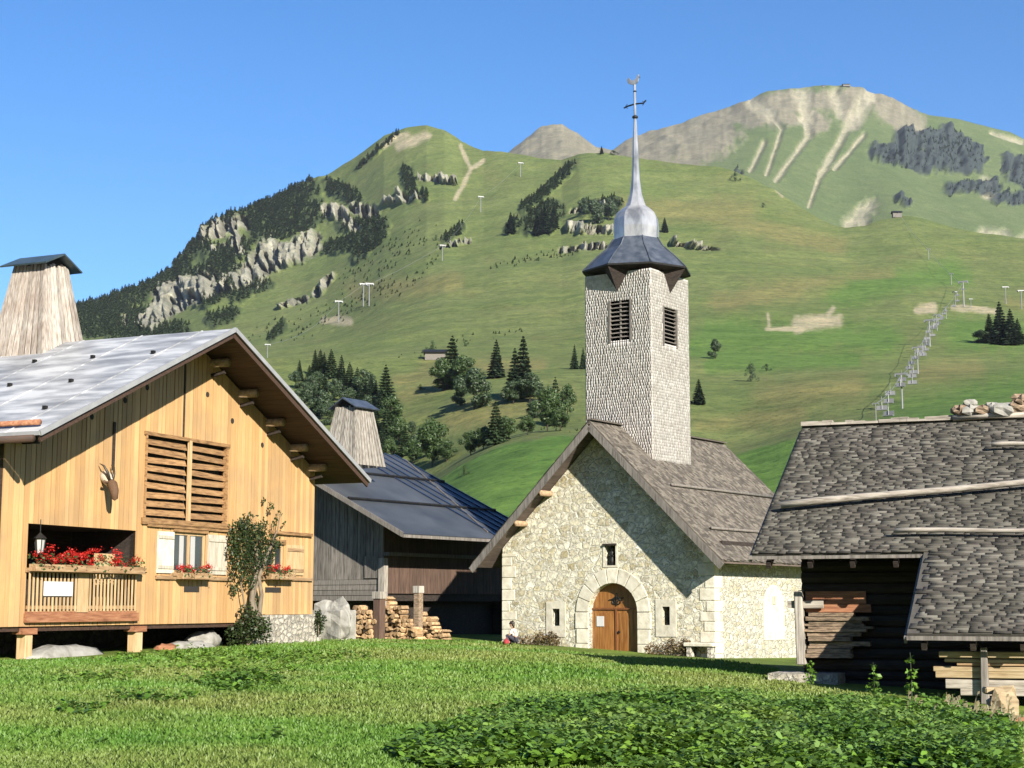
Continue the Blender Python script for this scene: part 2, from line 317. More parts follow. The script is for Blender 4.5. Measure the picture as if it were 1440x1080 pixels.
def planks(mb, u0, u1, wid, zlo, zhi, holes, v0, v1, rg, cuts=()):
    """vertical boards on plane v, leaving rectangular holes (ua,ub,za,zb)"""
    xs = sorted(set([u0, u1]+[h[0] for h in holes]+[h[1] for h in holes]+list(cuts))); xs = [x for x in xs if u0 <= x <= u1]
    for a, b in zip(xs, xs[1:]):
        n = max(1, round((b-a)/wid)); e = [a+(b-a)*(i+(rg.uniform(-.18, .18) if 0 < i < n else 0))/n for i in range(n+1)]
        for p, q in zip(e, e[1:]):
            m = (p+q)/2; segs = [(None, None)]; cutz = sorted([(h[2], h[3]) for h in holes if h[0] < m < h[1]])
            z = zlo(m); tops = []
            spans = []
            for za, zb in cutz:
                if za > z: spans.append((z, za, False))
                z = zb
            spans.append((z, None, True))
            dv = rg.uniform(-.008, .008); g = .011
            for a0, b0, top in spans:
                tl, tr = (zhi(p), zhi(q)) if top else (b0, b0)
                if min(tl, tr) <= a0+.02: continue
                mb.hexa([(p+g, v0+dv, a0), (q-g, v0+dv, a0), (q-g, v1, a0), (p+g, v1, a0), (p+g, v0+dv, tl), (q-g, v0+dv, tr), (q-g, v1, tr), (p+g, v1, tl)])
def leaves(n, pos_fn, size, rg, up=.3):
    """n folded leaf quads; pos_fn(n)->(n,3) centres"""
    C = pos_fn(n); s = size[0]+(size[1]-size[0])*rg.random((n, 1))
    d = rg.normal(size=(n, 3)); d[:, 2] = d[:, 2]*.6; d /= np.linalg.norm(d, axis=1, keepdims=True)
    t = rg.normal(size=(n, 3)); t[:, 2] *= .5; t -= (t*d).sum(1, keepdims=True)*d; t /= np.linalg.norm(t, axis=1, keepdims=True)
    V = np.stack([C-d*s*.5, C+t*s*.33, C+d*s*.5, C-t*s*.33], 1).reshape(-1, 3)
    F = np.arange(4*n).reshape(-1, 4); return V, F

# ------------------------------------------------------------------ terrain
CTRL = [(0, 932, 38), (200, 928, 42), (350, 897, 47), (440, 893, 53), (620, 894, 62), (710, 898, 63), (810, 906, 46), (910, 913, 35), (1010, 918, 34), (1100, 935, 40),
        (1110, 990, 33.5), (1075, 984, 31), (1030, 960, 31), (1250, 1010, 33), (1400, 1050, 30), (1440, 1078, 24), (0, 1080, 16.5), (300, 1080, 16), (720, 1080, 15.5), (1100, 1080, 16.5), (1440, 1095, 18),
        (100, 985, 25), (400, 962, 30), (720, 966, 30), (950, 972, 25.5), (560, 925, 45), (800, 930, 36), (1000, 952, 28), (-300, 930, 38), (1700, 1060, 28), (250, 915, 60), (-100, 915, 60)]
_cp = np.array([at(*c) for c in CTRL]+[(3.5, 57, -1.95), (8, 57, -2.1), (12, 62, -2.2), (3, 48, -1.75), (8, 48, -1.9), (12, 50, -2.2), (.5, 60, -1.6), (-6, 4, -1.6), (0, 4, -1.6), (6, 4, -1.65), (-5, 75, -1.2), (-25, 80, -1), (8, 78, -1.8), (25, 75, -2.3), (22, 50, -2.6)])
def ground(x, y):
    x = np.asarray(x, float); y = np.asarray(y, float); sh = np.broadcast(x, y).shape
    x, y = np.broadcast_to(x, sh).ravel(), np.broadcast_to(y, sh).ravel()
    d2 = (x[:, None]-_cp[:, 0])**2+((y[:, None]-_cp[:, 1])*.8)**2
    w = np.exp(-d2/(2*5.0**2))+1e-3/(1+(d2/60)**2)
    return ((w*_cp[:, 2]).sum(1)/w.sum(1)).reshape(sh)
def gz(x, y): return float(ground([x], [y])[0])
def hash2(ix, iy, seed):
    h = (ix.astype(np.int64)*374761393+iy.astype(np.int64)*668265263+seed*144665) & 0xffffffff
    h = ((h ^ (h >> 13))*1274126177) & 0xffffffff; return ((h ^ (h >> 16)) & 0xffff)/65535.0
def vnoise(x, y, seed=0):
    ix, iy = np.floor(x), np.floor(y); fx, fy = x-ix, y-iy; fx = fx*fx*(3-2*fx); fy = fy*fy*(3-2*fy)
    a, b = hash2(ix, iy, seed), hash2(ix+1, iy, seed); c, d = hash2(ix, iy+1, seed), hash2(ix+1, iy+1, seed)
    return (a*(1-fx)+b*fx)*(1-fy)+(c*(1-fx)+d*fx)*fy
def fbm(x, y, seed=0, o=4, g=.5):
    s = 0; a = 1; t = 0
    for i in range(o): s = s+a*vnoise(x*2**i+17*i, y*2**i-9*i, seed+i); t += a; a *= g
    return s/t
def curve(pts):
    a = np.array(pts, float); return lambda x: np.interp(x, a[:, 0], a[:, 1])
SKYA = curve([(-900, 560), (-300, 500), (0, 462), (60, 444), (113, 428), (150, 414), (200, 399), (240, 379), (265, 349), (290, 314), (330, 297), (360, 289), (400, 270), (440, 251), (460, 246), (500, 222), (540, 192), (570, 180), (600, 176),
              (625, 183), (650, 201), (680, 213), (715, 217), (750, 223), (790, 226), (815, 216), (850, 215), (910, 225), (980, 232), (1040, 240), (1090, 262), (1140, 295), (1190, 326), (1230, 312), (1263, 293), (1303, 309), (1343, 322), (1380, 331), (1440, 341), (1600, 360), (2300, 420)])
SKYB = curve([(-900, 620), (0, 520), (600, 330), (690, 240), (715, 215), (740, 192), (762, 181), (790, 179), (815, 189), (840, 208), (862, 212), (880, 200), (910, 188), (960, 170), (1030, 147), (1080, 128), (1130, 121), (1190, 119), (1215, 123), (1240, 133), (1300, 160), (1350, 168), (1420, 185), (1440, 195), (1600, 240), (2300, 400)])
ZSKY = curve([(-900, 1500), (100, 1750), (300, 1850), (450, 1950), (600, 1850), (720, 1650), (850, 1550), (1000, 1500), (1090, 1400), (1140, 1290), (1190, 1190), (1230, 1230), (1263, 1300), (1303, 1250), (1440, 1150), (2300, 1100)])
Y480 = curve([(-900, 560), (300, 505), (500, 500), (2300, 500)])
EXPO = curve([(-900, 2.5), (250, 2.6), (400, 2.1), (560, 1.15), (700, .95), (2300, .95)])
BROW = curve([(-900, 700), (500, 745), (560, 718), (600, 688), (650, 650), (700, 627), (760, 615), (840, 610), (920, 632), (1000, 645), (1060, 640), (1120, 612), (1200, 596), (1440, 572), (2300, 560)])
NB = 2.0
def smooth(fn, w):
    xs = np.arange(-900, 2301, 4.0); ys = fn(xs); k = np.hanning(int(w/2)|1); k /= k.sum(); n = len(k)//2
    ys = np.convolve(np.pad(ys, n, 'edge'), k, 'valid'); return lambda x: np.interp(x, xs, ys)
BROW, Y480, EXPO, ZSKY = smooth(BROW, 90), smooth(Y480, 160), smooth(EXPO, 160), smooth(ZSKY, 70)
_sa, _sb = SKYA, smooth(SKYA, 60)
SKYA = lambda x: _sb(x)*min(max((x-880)/60, 0), 1)+_sa(x)*(1-min(max((x-880)/60, 0), 1))
pxs = np.arange(-760, 2201, NB); NX = len(pxs)
rowsz = np.concatenate([np.geomspace(3, 12, 14)[:-1], np.geomspace(12, 75, 130)[:-1], np.geomspace(75, 480, 120)[:-1]])
s1 = np.linspace(0, 1, 240); s2 = np.linspace(0, 1, 150)
NR = len(rowsz)+len(s1)+16+len(s2)+14
PY = np.zeros((NR, NX)); ZZ = np.zeros((NR, NX)); LAY = np.zeros(NR)
for j, px in enumerate(pxs):
    yb = BROW(px); y4 = min(Y480(px), yb-60)
    zc = [80, 110, 170, 230, 290, 350, 480]; yc = [856, 825, (yb+790)/2, yb, yb-14, y4*.45+(yb-14)*.55-8, y4]
    PY[:len(rowsz), j] = np.interp(np.log(rowsz), np.log(zc), yc); ZZ[:len(rowsz), j] = rowsz
    zs, ys, e = ZSKY(px), SKYA(px), EXPO(px)
    r = len(rowsz); PY[r:r+240, j] = y4+(ys-y4)*s1; ZZ[r:r+240, j] = 480+(zs-480)*s1**(1/e)
    r += 240; t = np.linspace(0, 1, 17)[1:]; PY[r:r+16, j] = ys+42*np.sin(t*math.pi/2); ZZ[r:r+16, j] = zs+(2500-zs)*t
    r += 16; yB = SKYB(px); y0 = max(ys+42, yB+30); PY[r:r+150, j] = y0+(yB-y0)*s2; ZZ[r:r+150, j] = 2520+1300*s2
    r += 150; t = np.linspace(0, 1, 15)[1:]; PY[r:, j] = yB+110*t; ZZ[r:, j] = 3820+1800*t
rA0 = len(rowsz); rA1 = rA0+240; rB0 = rA1+16; rB1 = rB0+150
PXg = np.broadcast_to(pxs, (NR, NX))
# masks (surveyed patches: rock, scree, woodland, pasture, painted crag shade) as capsules in survey coordinates
wx = (fbm(PXg/22, PY/22, 11)-.5); wy = (fbm(PXg/7, PY/7, 19)-.5)
def caps(L, soft=.45):
    m = np.zeros((NR, NX))
    for x0, y0, x1, y1, r in L:
        pad = r*2.2+6; cols = np.where((pxs > min(x0, x1)-pad) & (pxs < max(x0, x1)+pad))[0]
        if not len(cols): continue
        X = PXg[:, cols]; Y = PY[:, cols]
        dx, dy = x1-x0, y1-y0; L2 = dx*dx+dy*dy+1e-9; t = np.clip(((X-x0)*dx+(Y-y0)*dy)/L2, 0, 1)
        d = np.hypot(X-x0-t*dx, Y-y0-t*dy)/r+wx[:, cols]*.9+wy[:, cols]*.8
        m[:, cols] = np.maximum(m[:, cols], np.clip((1-d)/soft+.5, 0, 1))
    return m
isA = np.zeros((NR, 1)); isA[:rB0] = 1; isB = 1-isA
ROCKA = [(212, 452, 245, 425, 15), (240, 418, 296, 396, 19), (292, 412, 345, 388, 11), (345, 392, 388, 352, 19), (385, 368, 436, 340, 16), (285, 328, 342, 312, 11), (330, 325, 336, 352, 8), (177, 445, 177, 460, 4), (300, 350, 318, 345, 5),
         (463, 296, 482, 300, 9), (500, 290, 524, 298, 9), (488, 310, 500, 322, 6), (560, 272, 575, 280, 4), (590, 250, 640, 255, 3), (445, 412, 465, 390, 6), (395, 428, 430, 420, 5), (540, 285, 590, 278, 3), (805, 300, 850, 300, 4), (800, 322, 870, 325, 5), (790, 352, 850, 345, 5), (620, 352, 660, 340, 3), (945, 340, 1010, 350, 2.5), (840, 288, 852, 300, 5)]
FORA = [(60, 455, 200, 412, 14), (110, 455, 200, 450, 22), (200, 410, 262, 375, 12), (255, 372, 290, 325, 10), (290, 318, 330, 303, 7), (345, 305, 440, 265, 14), (365, 320, 440, 300, 22), (300, 360, 340, 350, 16), (270, 385, 330, 375, 10), (290, 425, 330, 400, 10), (330, 420, 380, 400, 8),
        (465, 262, 500, 280, 10), (480, 315, 540, 320, 9), (460, 350, 520, 340, 10), (500, 365, 540, 330, 8), (572, 240, 582, 278, 8), (595, 268, 600, 282, 3), (735, 300, 805, 238, 7), (745, 318, 780, 300, 14), (715, 325, 725, 318, 7), (820, 300, 865, 290, 10), (765, 325, 775, 318, 9), (625, 340, 650, 325, 5), (380, 470, 400, 455, 6),  # woodland also stands in for cliff shade, as in the strip below the summit
        (300, 450, 330, 440, 10), (160, 470, 260, 465, 14), (500, 240, 560, 190, 2.5)]
rockA = caps(ROCKA)*isA; forA = caps(FORA)*isA*(1-rockA)
ROCKB = [(880, 215, 1010, 190, 30), (900, 200, 1030, 160, 16), (1045, 150, 1230, 138, 16), (1240, 145, 1285, 172, 18), (960, 225, 990, 200, 22), (1050, 165, 1110, 165, 16), (1130, 150, 1150, 175, 15), (1190, 150, 1200, 165, 14)]
GUL = [(1065, 140, 1100, 180, 4), (1100, 180, 1078, 246, 3.2), (1075, 200, 1055, 240, 4), (1130, 135, 1138, 190, 6), (1138, 190, 1092, 254, 4), (1225, 135, 1195, 175, 10), (1130, 130, 1134, 165, 11), (1060, 140, 1085, 165, 9), (1175, 130, 1185, 160, 8), (1222, 145, 1195, 175, 6), (1195, 175, 1155, 245, 5), (1155, 245, 1138, 290, 3), (1215, 190, 1175, 235, 3.5), (1395, 185, 1440, 200, 3),
       (1386, 255, 1390, 270, 8), (1225, 290, 1195, 315, 11), (1210, 300, 1215, 315, 9), (1385, 330, 1415, 336, 12), (1435, 338, 1460, 340, 10), (1190, 322, 1225, 285, 5)]
SHADEB = [(1235, 215, 1290, 225, 13), (1275, 195, 1340, 205, 17), (1300, 225, 1370, 228, 15), (1330, 190, 1370, 215, 12), (1335, 264, 1400, 262, 9), (1425, 235, 1460, 260, 18), (1405, 280, 1440, 275, 10), (1265, 280, 1275, 285, 6), (1030, 245, 1040, 243, 6)]  # far crags turned from the sun: their shade is put into the rock colour
gulB = caps(GUL, 1.1)*isB; rockB = np.maximum(caps(ROCKB), (PXg < 872)*1.0)*isB; shadeB = caps(SHADEB, .35)*isB
SAND = [(1120, 460, 1178, 455, 7), (1165, 450, 1172, 440, 4), (1078, 462, 1130, 464, 2.5), (1080, 450, 1082, 460, 2.5), (1290, 443, 1312, 440, 5), (1340, 440, 1400, 443, 3), (640, 280, 662, 240, 2.6), (662, 240, 648, 205, 2.2), (662, 240, 680, 228, 3), (455, 449, 492, 448, 4), (572, 190, 540, 205, 5), (600, 190, 560, 205, 7), (1092, 262, 1100, 270, 3), (1262, 292, 1264, 298, 4)]
sand = caps(SAND, .9)*isA
DRYL = [(1080, 555, 1200, 545, 20), (1050, 590, 1120, 580, 12), (1300, 520, 1370, 515, 12), (600, 515, 760, 510, 10), (560, 535, 640, 520, 9), (1010, 430, 1180, 400, 14), (950, 290, 1180, 345, 12), (1200, 390, 1250, 385, 9), (640, 590, 800, 560, 14), (880, 300, 1050, 290, 16), (500, 410, 640, 400, 12), (1420, 430, 1440, 430, 8), (570, 560, 620, 540, 10), (985, 600, 1040, 590, 8)]
dry = caps(DRYL, 1.2)*isA
GRN = [(1180, 420, 1340, 385, 22), (1000, 470, 1250, 480, 18), (1350, 470, 1500, 480, 22), (1000, 510, 1200, 500, 12), (1270, 600, 1500, 545, 36), (860, 480, 1100, 500, 14)]
grn = caps(GRN, 1.0)*isA
lo = np.zeros((NR, NX)); zz = ZZ; brow = BROW(PXg)
lo = np.clip((PY-brow+wx*10)/4+.5, 0, 1)*((ZZ > 70) & (PXg < 2300))*isA
# heights
X0 = (PXg-720)/FPX*ZZ/1.0
a_ = (PXg-720)/FPX; yy = (540-PY)/FPX
Hm = (sp+yy*cp)/(cp-yy*sp)*ZZ; Xw = a_/(cp-yy*sp)*ZZ; Yw = ZZ.copy()
nearmask = ZZ[:, :] < 110
Xn = (PXg-720)/FPX*ZZ*1.0
XN = np.where(ZZ < 110, a_/(cp-((540-850)/FPX)*sp)*ZZ, Xw)
wn_ = np.clip((ZZ-75)/35, 0, 1)
Xw = XN*(1-wn_)+Xw*wn_
G = np.zeros_like(Hm); idx = np.where(rowsz < 112)[0]
for i in idx: G[i] = ground(Xw[i], Yw[i])
Hm = G*(1-wn_)+Hm*wn_
amp = np.clip((ZZ-120)/700, 0, 1)
Hm += amp*((fbm(Xw/190, Yw/190, 1, 3)-.5)*9+(fbm(Xw/52, Yw/75, 5, 4)-.5)*5.0+(fbm(Xw/14, Yw/20, 8, 3)-.5)*1.6)*(1-.3*isB)
Hm += isB*((fbm(Xw/120, Yw/300, 31, 4)-.5)*34+(fbm(Xw/40, Yw/90, 37, 4)-.5)*16)*np.clip(1.2-np.abs(PXg-720)*0, .3, 1)*rockB*.8
ridged = 1-np.abs(fbm(PXg/16, PY/60, 41, 4)*2-1); 
rk = np.maximum(rockA, forA*.35)
crk = 1-np.abs(fbm(PXg/11, PY/40, 47, 3)*2-1); crk2 = 1-np.abs(fbm(PXg/5, PY/9, 53, 3)*2-1)
Yw = Yw-rk*(ridged-.5)*42*np.clip(ZZ/1500, 0, 1)+rk*np.clip(crk-.72, 0, 1)*150*rockA-rk*(crk2-.6)*22
Yw = Yw+gulB*18-shadeB*(ridged-.6)*90
Hm += (shadeB*(fbm(PXg/5, PY/7, 3, 3)-.5)*22)
# base colours
def colr(c): return np.array(c, float)
n1 = fbm(Xw/60, Yw/60, 61, 4)[..., None]; n2 = fbm(PXg/30, PY/9, 71, 4)[..., None]
C = colr((.094, .128, .038))*(1-n1)+colr((.130, .152, .056))*n1
C = C*(1-.18*(n2-.5))
t = np.clip((n2-.55)*4, 0, 1)*.20; C = C*(1-t)+colr((.165, .145, .066))*t
for m_, c_, k_ in ((grn, (.075, .145, .028), .75), (dry, (.185, .155, .066), .5), (lo, (.082, .155, .030), .96), (forA, (.035, .052, .020), .85), (rockA, (.25, .24, .205), .94), (sand, (.34, .29, .21), .8)):
    k = (m_*k_)[..., None]; C = C*(1-k)+colr(c_)*k
CB = colr((.072, .105, .040))*(1-n1)+colr((.10, .125, .052))*n1
for m_, c_, k_ in ((rockB, (.185, .165, .128), .9), (gulB, (.27, .25, .19), .85), (shadeB, (.032, .042, .048), .95)):
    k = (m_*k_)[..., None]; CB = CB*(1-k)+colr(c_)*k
streak = fbm(PXg/4, PY/16, 93, 4)[..., None]; C = C*(1+((streak-.5)*1.2-np.clip(crk-.80, 0, 1)[..., None]*3.2)*rockA[..., None])
bandN = fbm(PXg/5, PY/26, 91, 3)[..., None]; CB = CB*(1+(bandN-.5)*.55*rockB[..., None])
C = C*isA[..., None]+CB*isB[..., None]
C = C*.86; nearc = (ZZ < 78)[..., None]; gcol = colr((.12, .165, .028))*(.8+.4*fbm(Xw*.6, Yw*.6, 81, 3)[..., None]); C = np.where(nearc, gcol, C)
tm, nt, tb = new_mat('mountain_pasture', .95); tb.inputs['Specular IOR Level'].default_value = .15
at_ = nd(nt, 'VertexColor', layer_name='Col'); fn = noise(nt, coords(nt), .22, 8, .7); fn2 = noise(nt, coords(nt), .035, 6, .65)
c = mix(nt, at_.outputs[0], ramp(nt, [(.62, .66, .62), (1.0, 1.0, 1.0), (1.32, 1.26, 1.18)], fn, [.32, .5, .68]), 1.0, 'MULTIPLY')
c = mix(nt, c, ramp(nt, [(.84, .87, .83), (1.12, 1.09, 1.08)], fn2, [.36, .64]), 1.0, 'MULTIPLY')
tk_ = noise(nt, coords(nt, (.02, .02, .42)), 1.0, 5, .6, .4)      # cattle tracks that follow the contour
c = mix(nt, c, ramp(nt, [(.90, .92, .90), (1.0, 1.0, 1.0), (1.09, 1.06, 1.03)], tk_, [.38, .5, .62]), 1.0, 'MULTIPLY')
tf = noise(nt, coords(nt), .9, 3, .6); c = mix(nt, c, ramp(nt, [(.55, .66, .55), (1.02, 1.02, 1.02)], tf, [.34, .46]), 1.0, 'MULTIPLY')
nt.links.new(c, tb.inputs['Base Color']); bump(nt, tb, fn, 1.2, .5)
V = np.stack([Xw, Yw, Hm], -1).reshape(-1, 3)
ii = (np.arange(NR-1)[:, None]*NX+np.arange(NX-1)[None, :]).ravel()
Fq = np.stack([ii, ii+1, ii+NX+1, ii+NX], 1)
ter = bulk('ground', V, Fq, tm, None, True); ter['kind'] = 'structure'
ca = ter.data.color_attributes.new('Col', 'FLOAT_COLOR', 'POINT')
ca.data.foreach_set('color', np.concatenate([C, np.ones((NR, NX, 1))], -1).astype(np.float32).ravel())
# unseen ground and slope behind the viewpoint, added to cut low sky fill
vb = MB(); K = 48; rad = [(14, -2.9), (120, -4), (600, 0), (1200, 150), (2600, 640), (3600, 700)]
for i, (r_, h_) in enumerate(rad):
    for k in range(K+1):
        t_ = math.pi+math.pi*k/K; vb.v.append((r_*math.cos(t_), 3.5+r_*math.sin(t_), h_*(1+.25*math.sin(5*t_)*(i > 2))-.0))
for i in range(len(rad)-1):
    for k in range(K): a_i = i*(K+1)+k; vb.f.append((a_i, a_i+K+1, a_i+K+2, a_i+1))
vb.v.append((0, 3.5, -2.9)); c0 = len(vb.v)-1
for k in range(K): vb.f.append((c0, k, k+1))
vmat = pmat('rear_ground_grass', [(.05, .09, .02), (.08, .12, .03)], (1, 1, 1), .05, .95)
vo_ = vb.build('added_rear_ground', vmat, None, True); vo_['kind'] = 'structure'
def terr(px, py, layer='A'):
    """surface point seen at a survey direction"""
    r0, r1 = (0, rA1) if layer == 'A' else (rB0, rB1)
    j = (px-pxs[0])/NB; j0 = int(j); fj = j-j0
    out = 0
    for jj, wgt in ((j0, 1-fj), (j0+1, fj)):
        a = max(r0, 200); col = PY[a:r1, jj]; i = np.interp(-py, -col, np.arange(a, r1)); i0 = min(int(i), r1-2); t = i-i0
        P = (V.reshape(NR, NX, 3)[i0, jj]*(1-t)+V.reshape(NR, NX, 3)[i0+1, jj]*t); out = out+P*wgt
    return out

# ================================================================== CHALET (left)
bR = at(330, 462, 45); A_ch = math.atan2(FPX, 1700-720)
cf = Frame(bR[0], bR[1], gz(bR[0], bR[1])-0.3, A_ch)
RZ = bR[2]-cf.o[2]; OV = 1.55; SL = math.tan(R(24.9)); ED = 8.1
chal = thing('wooden_chalet', 'large golden pine chalet with grey metal roof, hay loft slats and a flowered balcony', 'chalet', cf.o, A_ch)
roofz = lambda u: RZ-abs(u)*SL                   # top surface of the roof
rg = random.Random(11)
TH = .16
LEN = 17.0
for sgn in (-1, 1):
    mb = MB()
    e = sgn*ED
    q = [(0, 0, RZ), (e, 0, roofz(e)), (e, LEN, roofz(e)), (0, LEN, RZ)]
    if sgn > 0: pass
    else: q = [q[1], q[0], q[3], q[2]]
    mb.slab(q, .035); o = mb.build('roof', 'zinc', chal)
    sm = MB()                                    # standing seams and lap joints
    for k in range(0, 8):
        v = 1.1+k*2.1
        if v < LEN: sm.beam((0, v, RZ+.012), (e, v, roofz(e)+.012), .03, .022)
    sm.build('roof_seam', 'zinc', o, fix=False)
    if sgn < 0:
        for i_ in range(3):
            for k in range(7):
                u_ = e*(.25+.27*i_); v_ = 1.3+k*2.05+(i_ % 2); MB().box(u_-.05, u_+.05, v_-.05, v_+.05, roofz(u_), roofz(u_)+.09).build('snow_hook', 'iron', o)
    fb = MB()
    fb.beam((0, -.03, RZ-.03), (e*1.003, -.03, roofz(e)-.03), .05, .13)
    fb.beam((e*1.003, -.02, roofz(e)-.03), (e*1.003, LEN, roofz(e)-.03), .05, .10)
    fb.build('verge_trim', 'zincedge', o)
    # soffit boards running along the ridge direction
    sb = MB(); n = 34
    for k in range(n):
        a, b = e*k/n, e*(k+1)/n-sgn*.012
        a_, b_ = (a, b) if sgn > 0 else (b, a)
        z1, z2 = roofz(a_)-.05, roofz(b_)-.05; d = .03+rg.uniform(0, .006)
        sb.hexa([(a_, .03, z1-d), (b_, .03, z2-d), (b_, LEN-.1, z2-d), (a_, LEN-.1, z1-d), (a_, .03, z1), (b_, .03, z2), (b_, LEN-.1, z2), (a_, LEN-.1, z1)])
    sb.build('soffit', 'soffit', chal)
    fa = MB(); fa.beam((0, .05, RZ-.17), (e*.995, .05, roofz(e*.995)-.17), .06, .17); fa.build('bargeboard', 'soffit', chal)
fp = lambda px, py, v=OV: cf.on(px, py, v)
UL, UR = -ED+.55, fp(440, 750)[0]
zc0 = fp(200, 878)[1]                            # underside of the cladding
zR0 = fp(400, 864)[1]
bal = [fp(38, 736), fp(190, 746), fp(38, 800), fp(38, 860)]
lou = [fp(203, 611), fp(318, 629), fp(203, 729)]
w1 = [fp(243, 746), fp(287, 808)]; w1z = (fp(265, 806)[1], fp(265, 749)[1])
w2 = [fp(373, 766)[0], fp(398, 766)[0]]; w2z = (fp(385, 808)[1], fp(385, 765)[1])
holeB = (bal[0][0], bal[1][0], zc0+.12, bal[0][1])
holeL = (lou[0][0], lou[1][0], lou[2][1], lou[0][1])
holeW = (w1[0][0], w1[1][0], w1z[0], w1z[1]); holeW2 = (w2[0], w2[1], w2z[0], w2z[1])
zlo = lambda u: zc0 if u < fp(352, 870)[0] else zR0
wall = MB(); planks(wall, UL, UR, .19, zlo, lambda u: roofz(u)-.14, [holeB, holeL, holeW, holeW2], OV-.045, OV-.005, rg, cuts=[fp(352, 870)[0]])
wallo = wall.build('wall', 'pine', chal, fix=False)
back = MB()
back.panel([(UL, zc0+.05), (UR, zc0+.05), (UR, roofz(UR)-.2), (0, RZ-.2), (UL, roofz(UL)-.2)],
           [[(h[0], h[2]), (h[1], h[2]), (h[1], h[3]), (h[0], h[3])] for h in (holeB, holeL, holeW, holeW2)], OV+.0, OV+.16)
back.box(UR-.16, UR, OV+.16, LEN-1, 1.0, roofz(UR)-.2); back.box(UL, UL+.16, OV+.16, LEN-1, 1.0, roofz(UL)-.2)
back.panel([(UL, zc0), (UR, zc0), (UR, roofz(UR)-.2), (0, RZ-.2), (UL, roofz(UL)-.2)], [], LEN-1.2, LEN-1)
back.box(UL, UR, OV+.02, LEN-1, zc0-.12, zc0+.04)
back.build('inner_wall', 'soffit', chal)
# side cladding, right side
sw = MB()
for k in range(60):
    v = OV+k*.2
    if v < LEN-1.2: sw.box(UR+.0, UR+.035, v, v+.19, zc0, roofz(UR)-.15)
sw.build('side_cladding', 'pine', chal, fix=False)
# central joint board and left/right corner boards
tb_ = MB(); uj = fp(257, 560)[0]; tb_.box(uj-.03, uj+.03, OV-.075, OV-.047, holeL[3]+.02, roofz(uj)-.2)
tb_.build('joint_strip', 'darkwood', chal)
# small round vent holes
for px, py in ((290, 555), (325, 592), (367, 626), (205, 545), (174, 563), (127, 586)):
    u, z = fp(px, py); MB().tube([(u, OV-.052, z), (u, OV-.02, z)], .085, 10).build('vent_hole', 'black', chal)
# purlins with log ends
for px, py in ((310, 536), (350, 575), (388, 611), (421, 648), (447, 674)):
    u, z = fp(px, py, OV-.35); z = roofz(u)-.24
    o = MB().tube([(u, OV-.62, z), (u, OV+1, z)], .125, 10).build('purlin', 'log', chal, True); 
    MB().beam((u, OV-.5, z-.27), (u, OV-.04, z-.36), .09, .1).build('bracket', 'darkwood', o)
for u in (-6.9, -5.2, -3.5, -1.8, 0.0):
    z = roofz(u)-.26; o = MB().tube([(u, OV-.62, z), (u, OV+1, z)], .13, 10).build('purlin', 'log', chal, True)
    MB().box(u-.06, u+.06, OV-.5, OV-.04, z-.42, z-.12).build('bracket', 'darkwood', o)
# hay loft slats
hl = MB()
u0, u1, z0, z1 = holeL; um = fp(263, 670)[0]
n = 9
for a, b in ((u0+.06, um-.05), (um+.07, u1-.06)):
    for k in range(n):
        z = z0+.1+(z1-z0-.12)*k/n; h = (z1-z0)/n*.66; t = rg.uniform(-.03, .03)
        hl.hexa([(a, OV-.02, z+t), (b, OV-.02, z-t), (b, OV+.02, z-t), (a, OV+.02, z+t), (a, OV+.05, z+h+t), (b, OV+.05, z+h-t+rg.uniform(-.04, .02)), (b, OV+.09, z+h-t), (a, OV+.09, z+h+t)])
ho = hl.build('hay_loft_slat_panel', 'slat', chal)
MB().box(um-.05, um+.07, OV-.11, OV-.03, z0+.02, z1+.02).build('centre_post', 'pine2', ho)
fr = MB(); fr.box(u0-.08, u1+.08, OV-.10, OV-.046, z1-.01, z1+.09); fr.box(u0-.10, u1+.10, OV-.12, OV-.046, z0-.16, z0+.02)
fr.box(u0-.01, u0+.06, OV-.09, OV+.05, z0+.02, z1-.01); fr.box(u1-.06, u1+.01, OV-.09, OV+.05, z0+.02, z1-.01)
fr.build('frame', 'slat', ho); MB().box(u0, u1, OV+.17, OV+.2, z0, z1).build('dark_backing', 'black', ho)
# shuttered window
def window(h, nshut, curtain):
    a, b, c, d = h; wo = MB()
    for x0, x1, y0, y1 in ((a, a+.08, c, d), (b-.08, b, c, d), (a+.08, b-.08, c, c+.08), (a+.08, b-.08, d-.08, d), ((a+b)/2-.05, (a+b)/2+.05, c+.08, d-.08)): wo.box(x0, x1, OV+.0, OV+.07, y0, y1)
    o = wo.build('window', 'pine2', chal)
    MB().box(a+.08, b-.08, OV+.04, OV+.05, c+.08, d-.08).build('pane', 'glass', o)
    MB().box(a-.05, b+.05, OV-.09, OV-.046, d+.0, d+.14).build('lintel', 'slat', o)
    MB().box(a-.12, b+.12, OV-.16, OV-.046, c-.09, c).build('sill', 'pinex', o)
    if curtain:
        cm = MB(); mid = (a+b)/2
        cm.box(mid-.42, mid-.22, OV+.025, OV+.035, c+.1, d-.1); cm.box(mid+.12, mid+.34, OV+.025, OV+.035, c+.1, d-.1); cm.build('curtain', 'curtain', o)
    return o
window(holeW, 2, True); window(holeW2, 0, False)
for x0, x1, mt in ((218, 241, 'lime'), (289, 316, 'greyshut')):
    a, b = fp(x0, 780)[0], fp(x1, 780)[0]; c, d = holeW[2]-.02, holeW[3]-.02
    so = MB(); nb = 4
    for k in range(nb): so.box(a+(b-a)*k/nb+.006, a+(b-a)*(k+1)/nb-.006, OV-.09, OV-.05, c, d)
    o = so.build('shutter', mt, chal); 
    for z in (c+.12, d-.2): MB().box(a+.03, b-.03, OV-.115, OV-.091, z, z+.09).build('batten', 'greyshut', o)
a, b = fp(400, 780)[0], fp(424, 780)[0]; c, d = holeW2[2], holeW2[3]
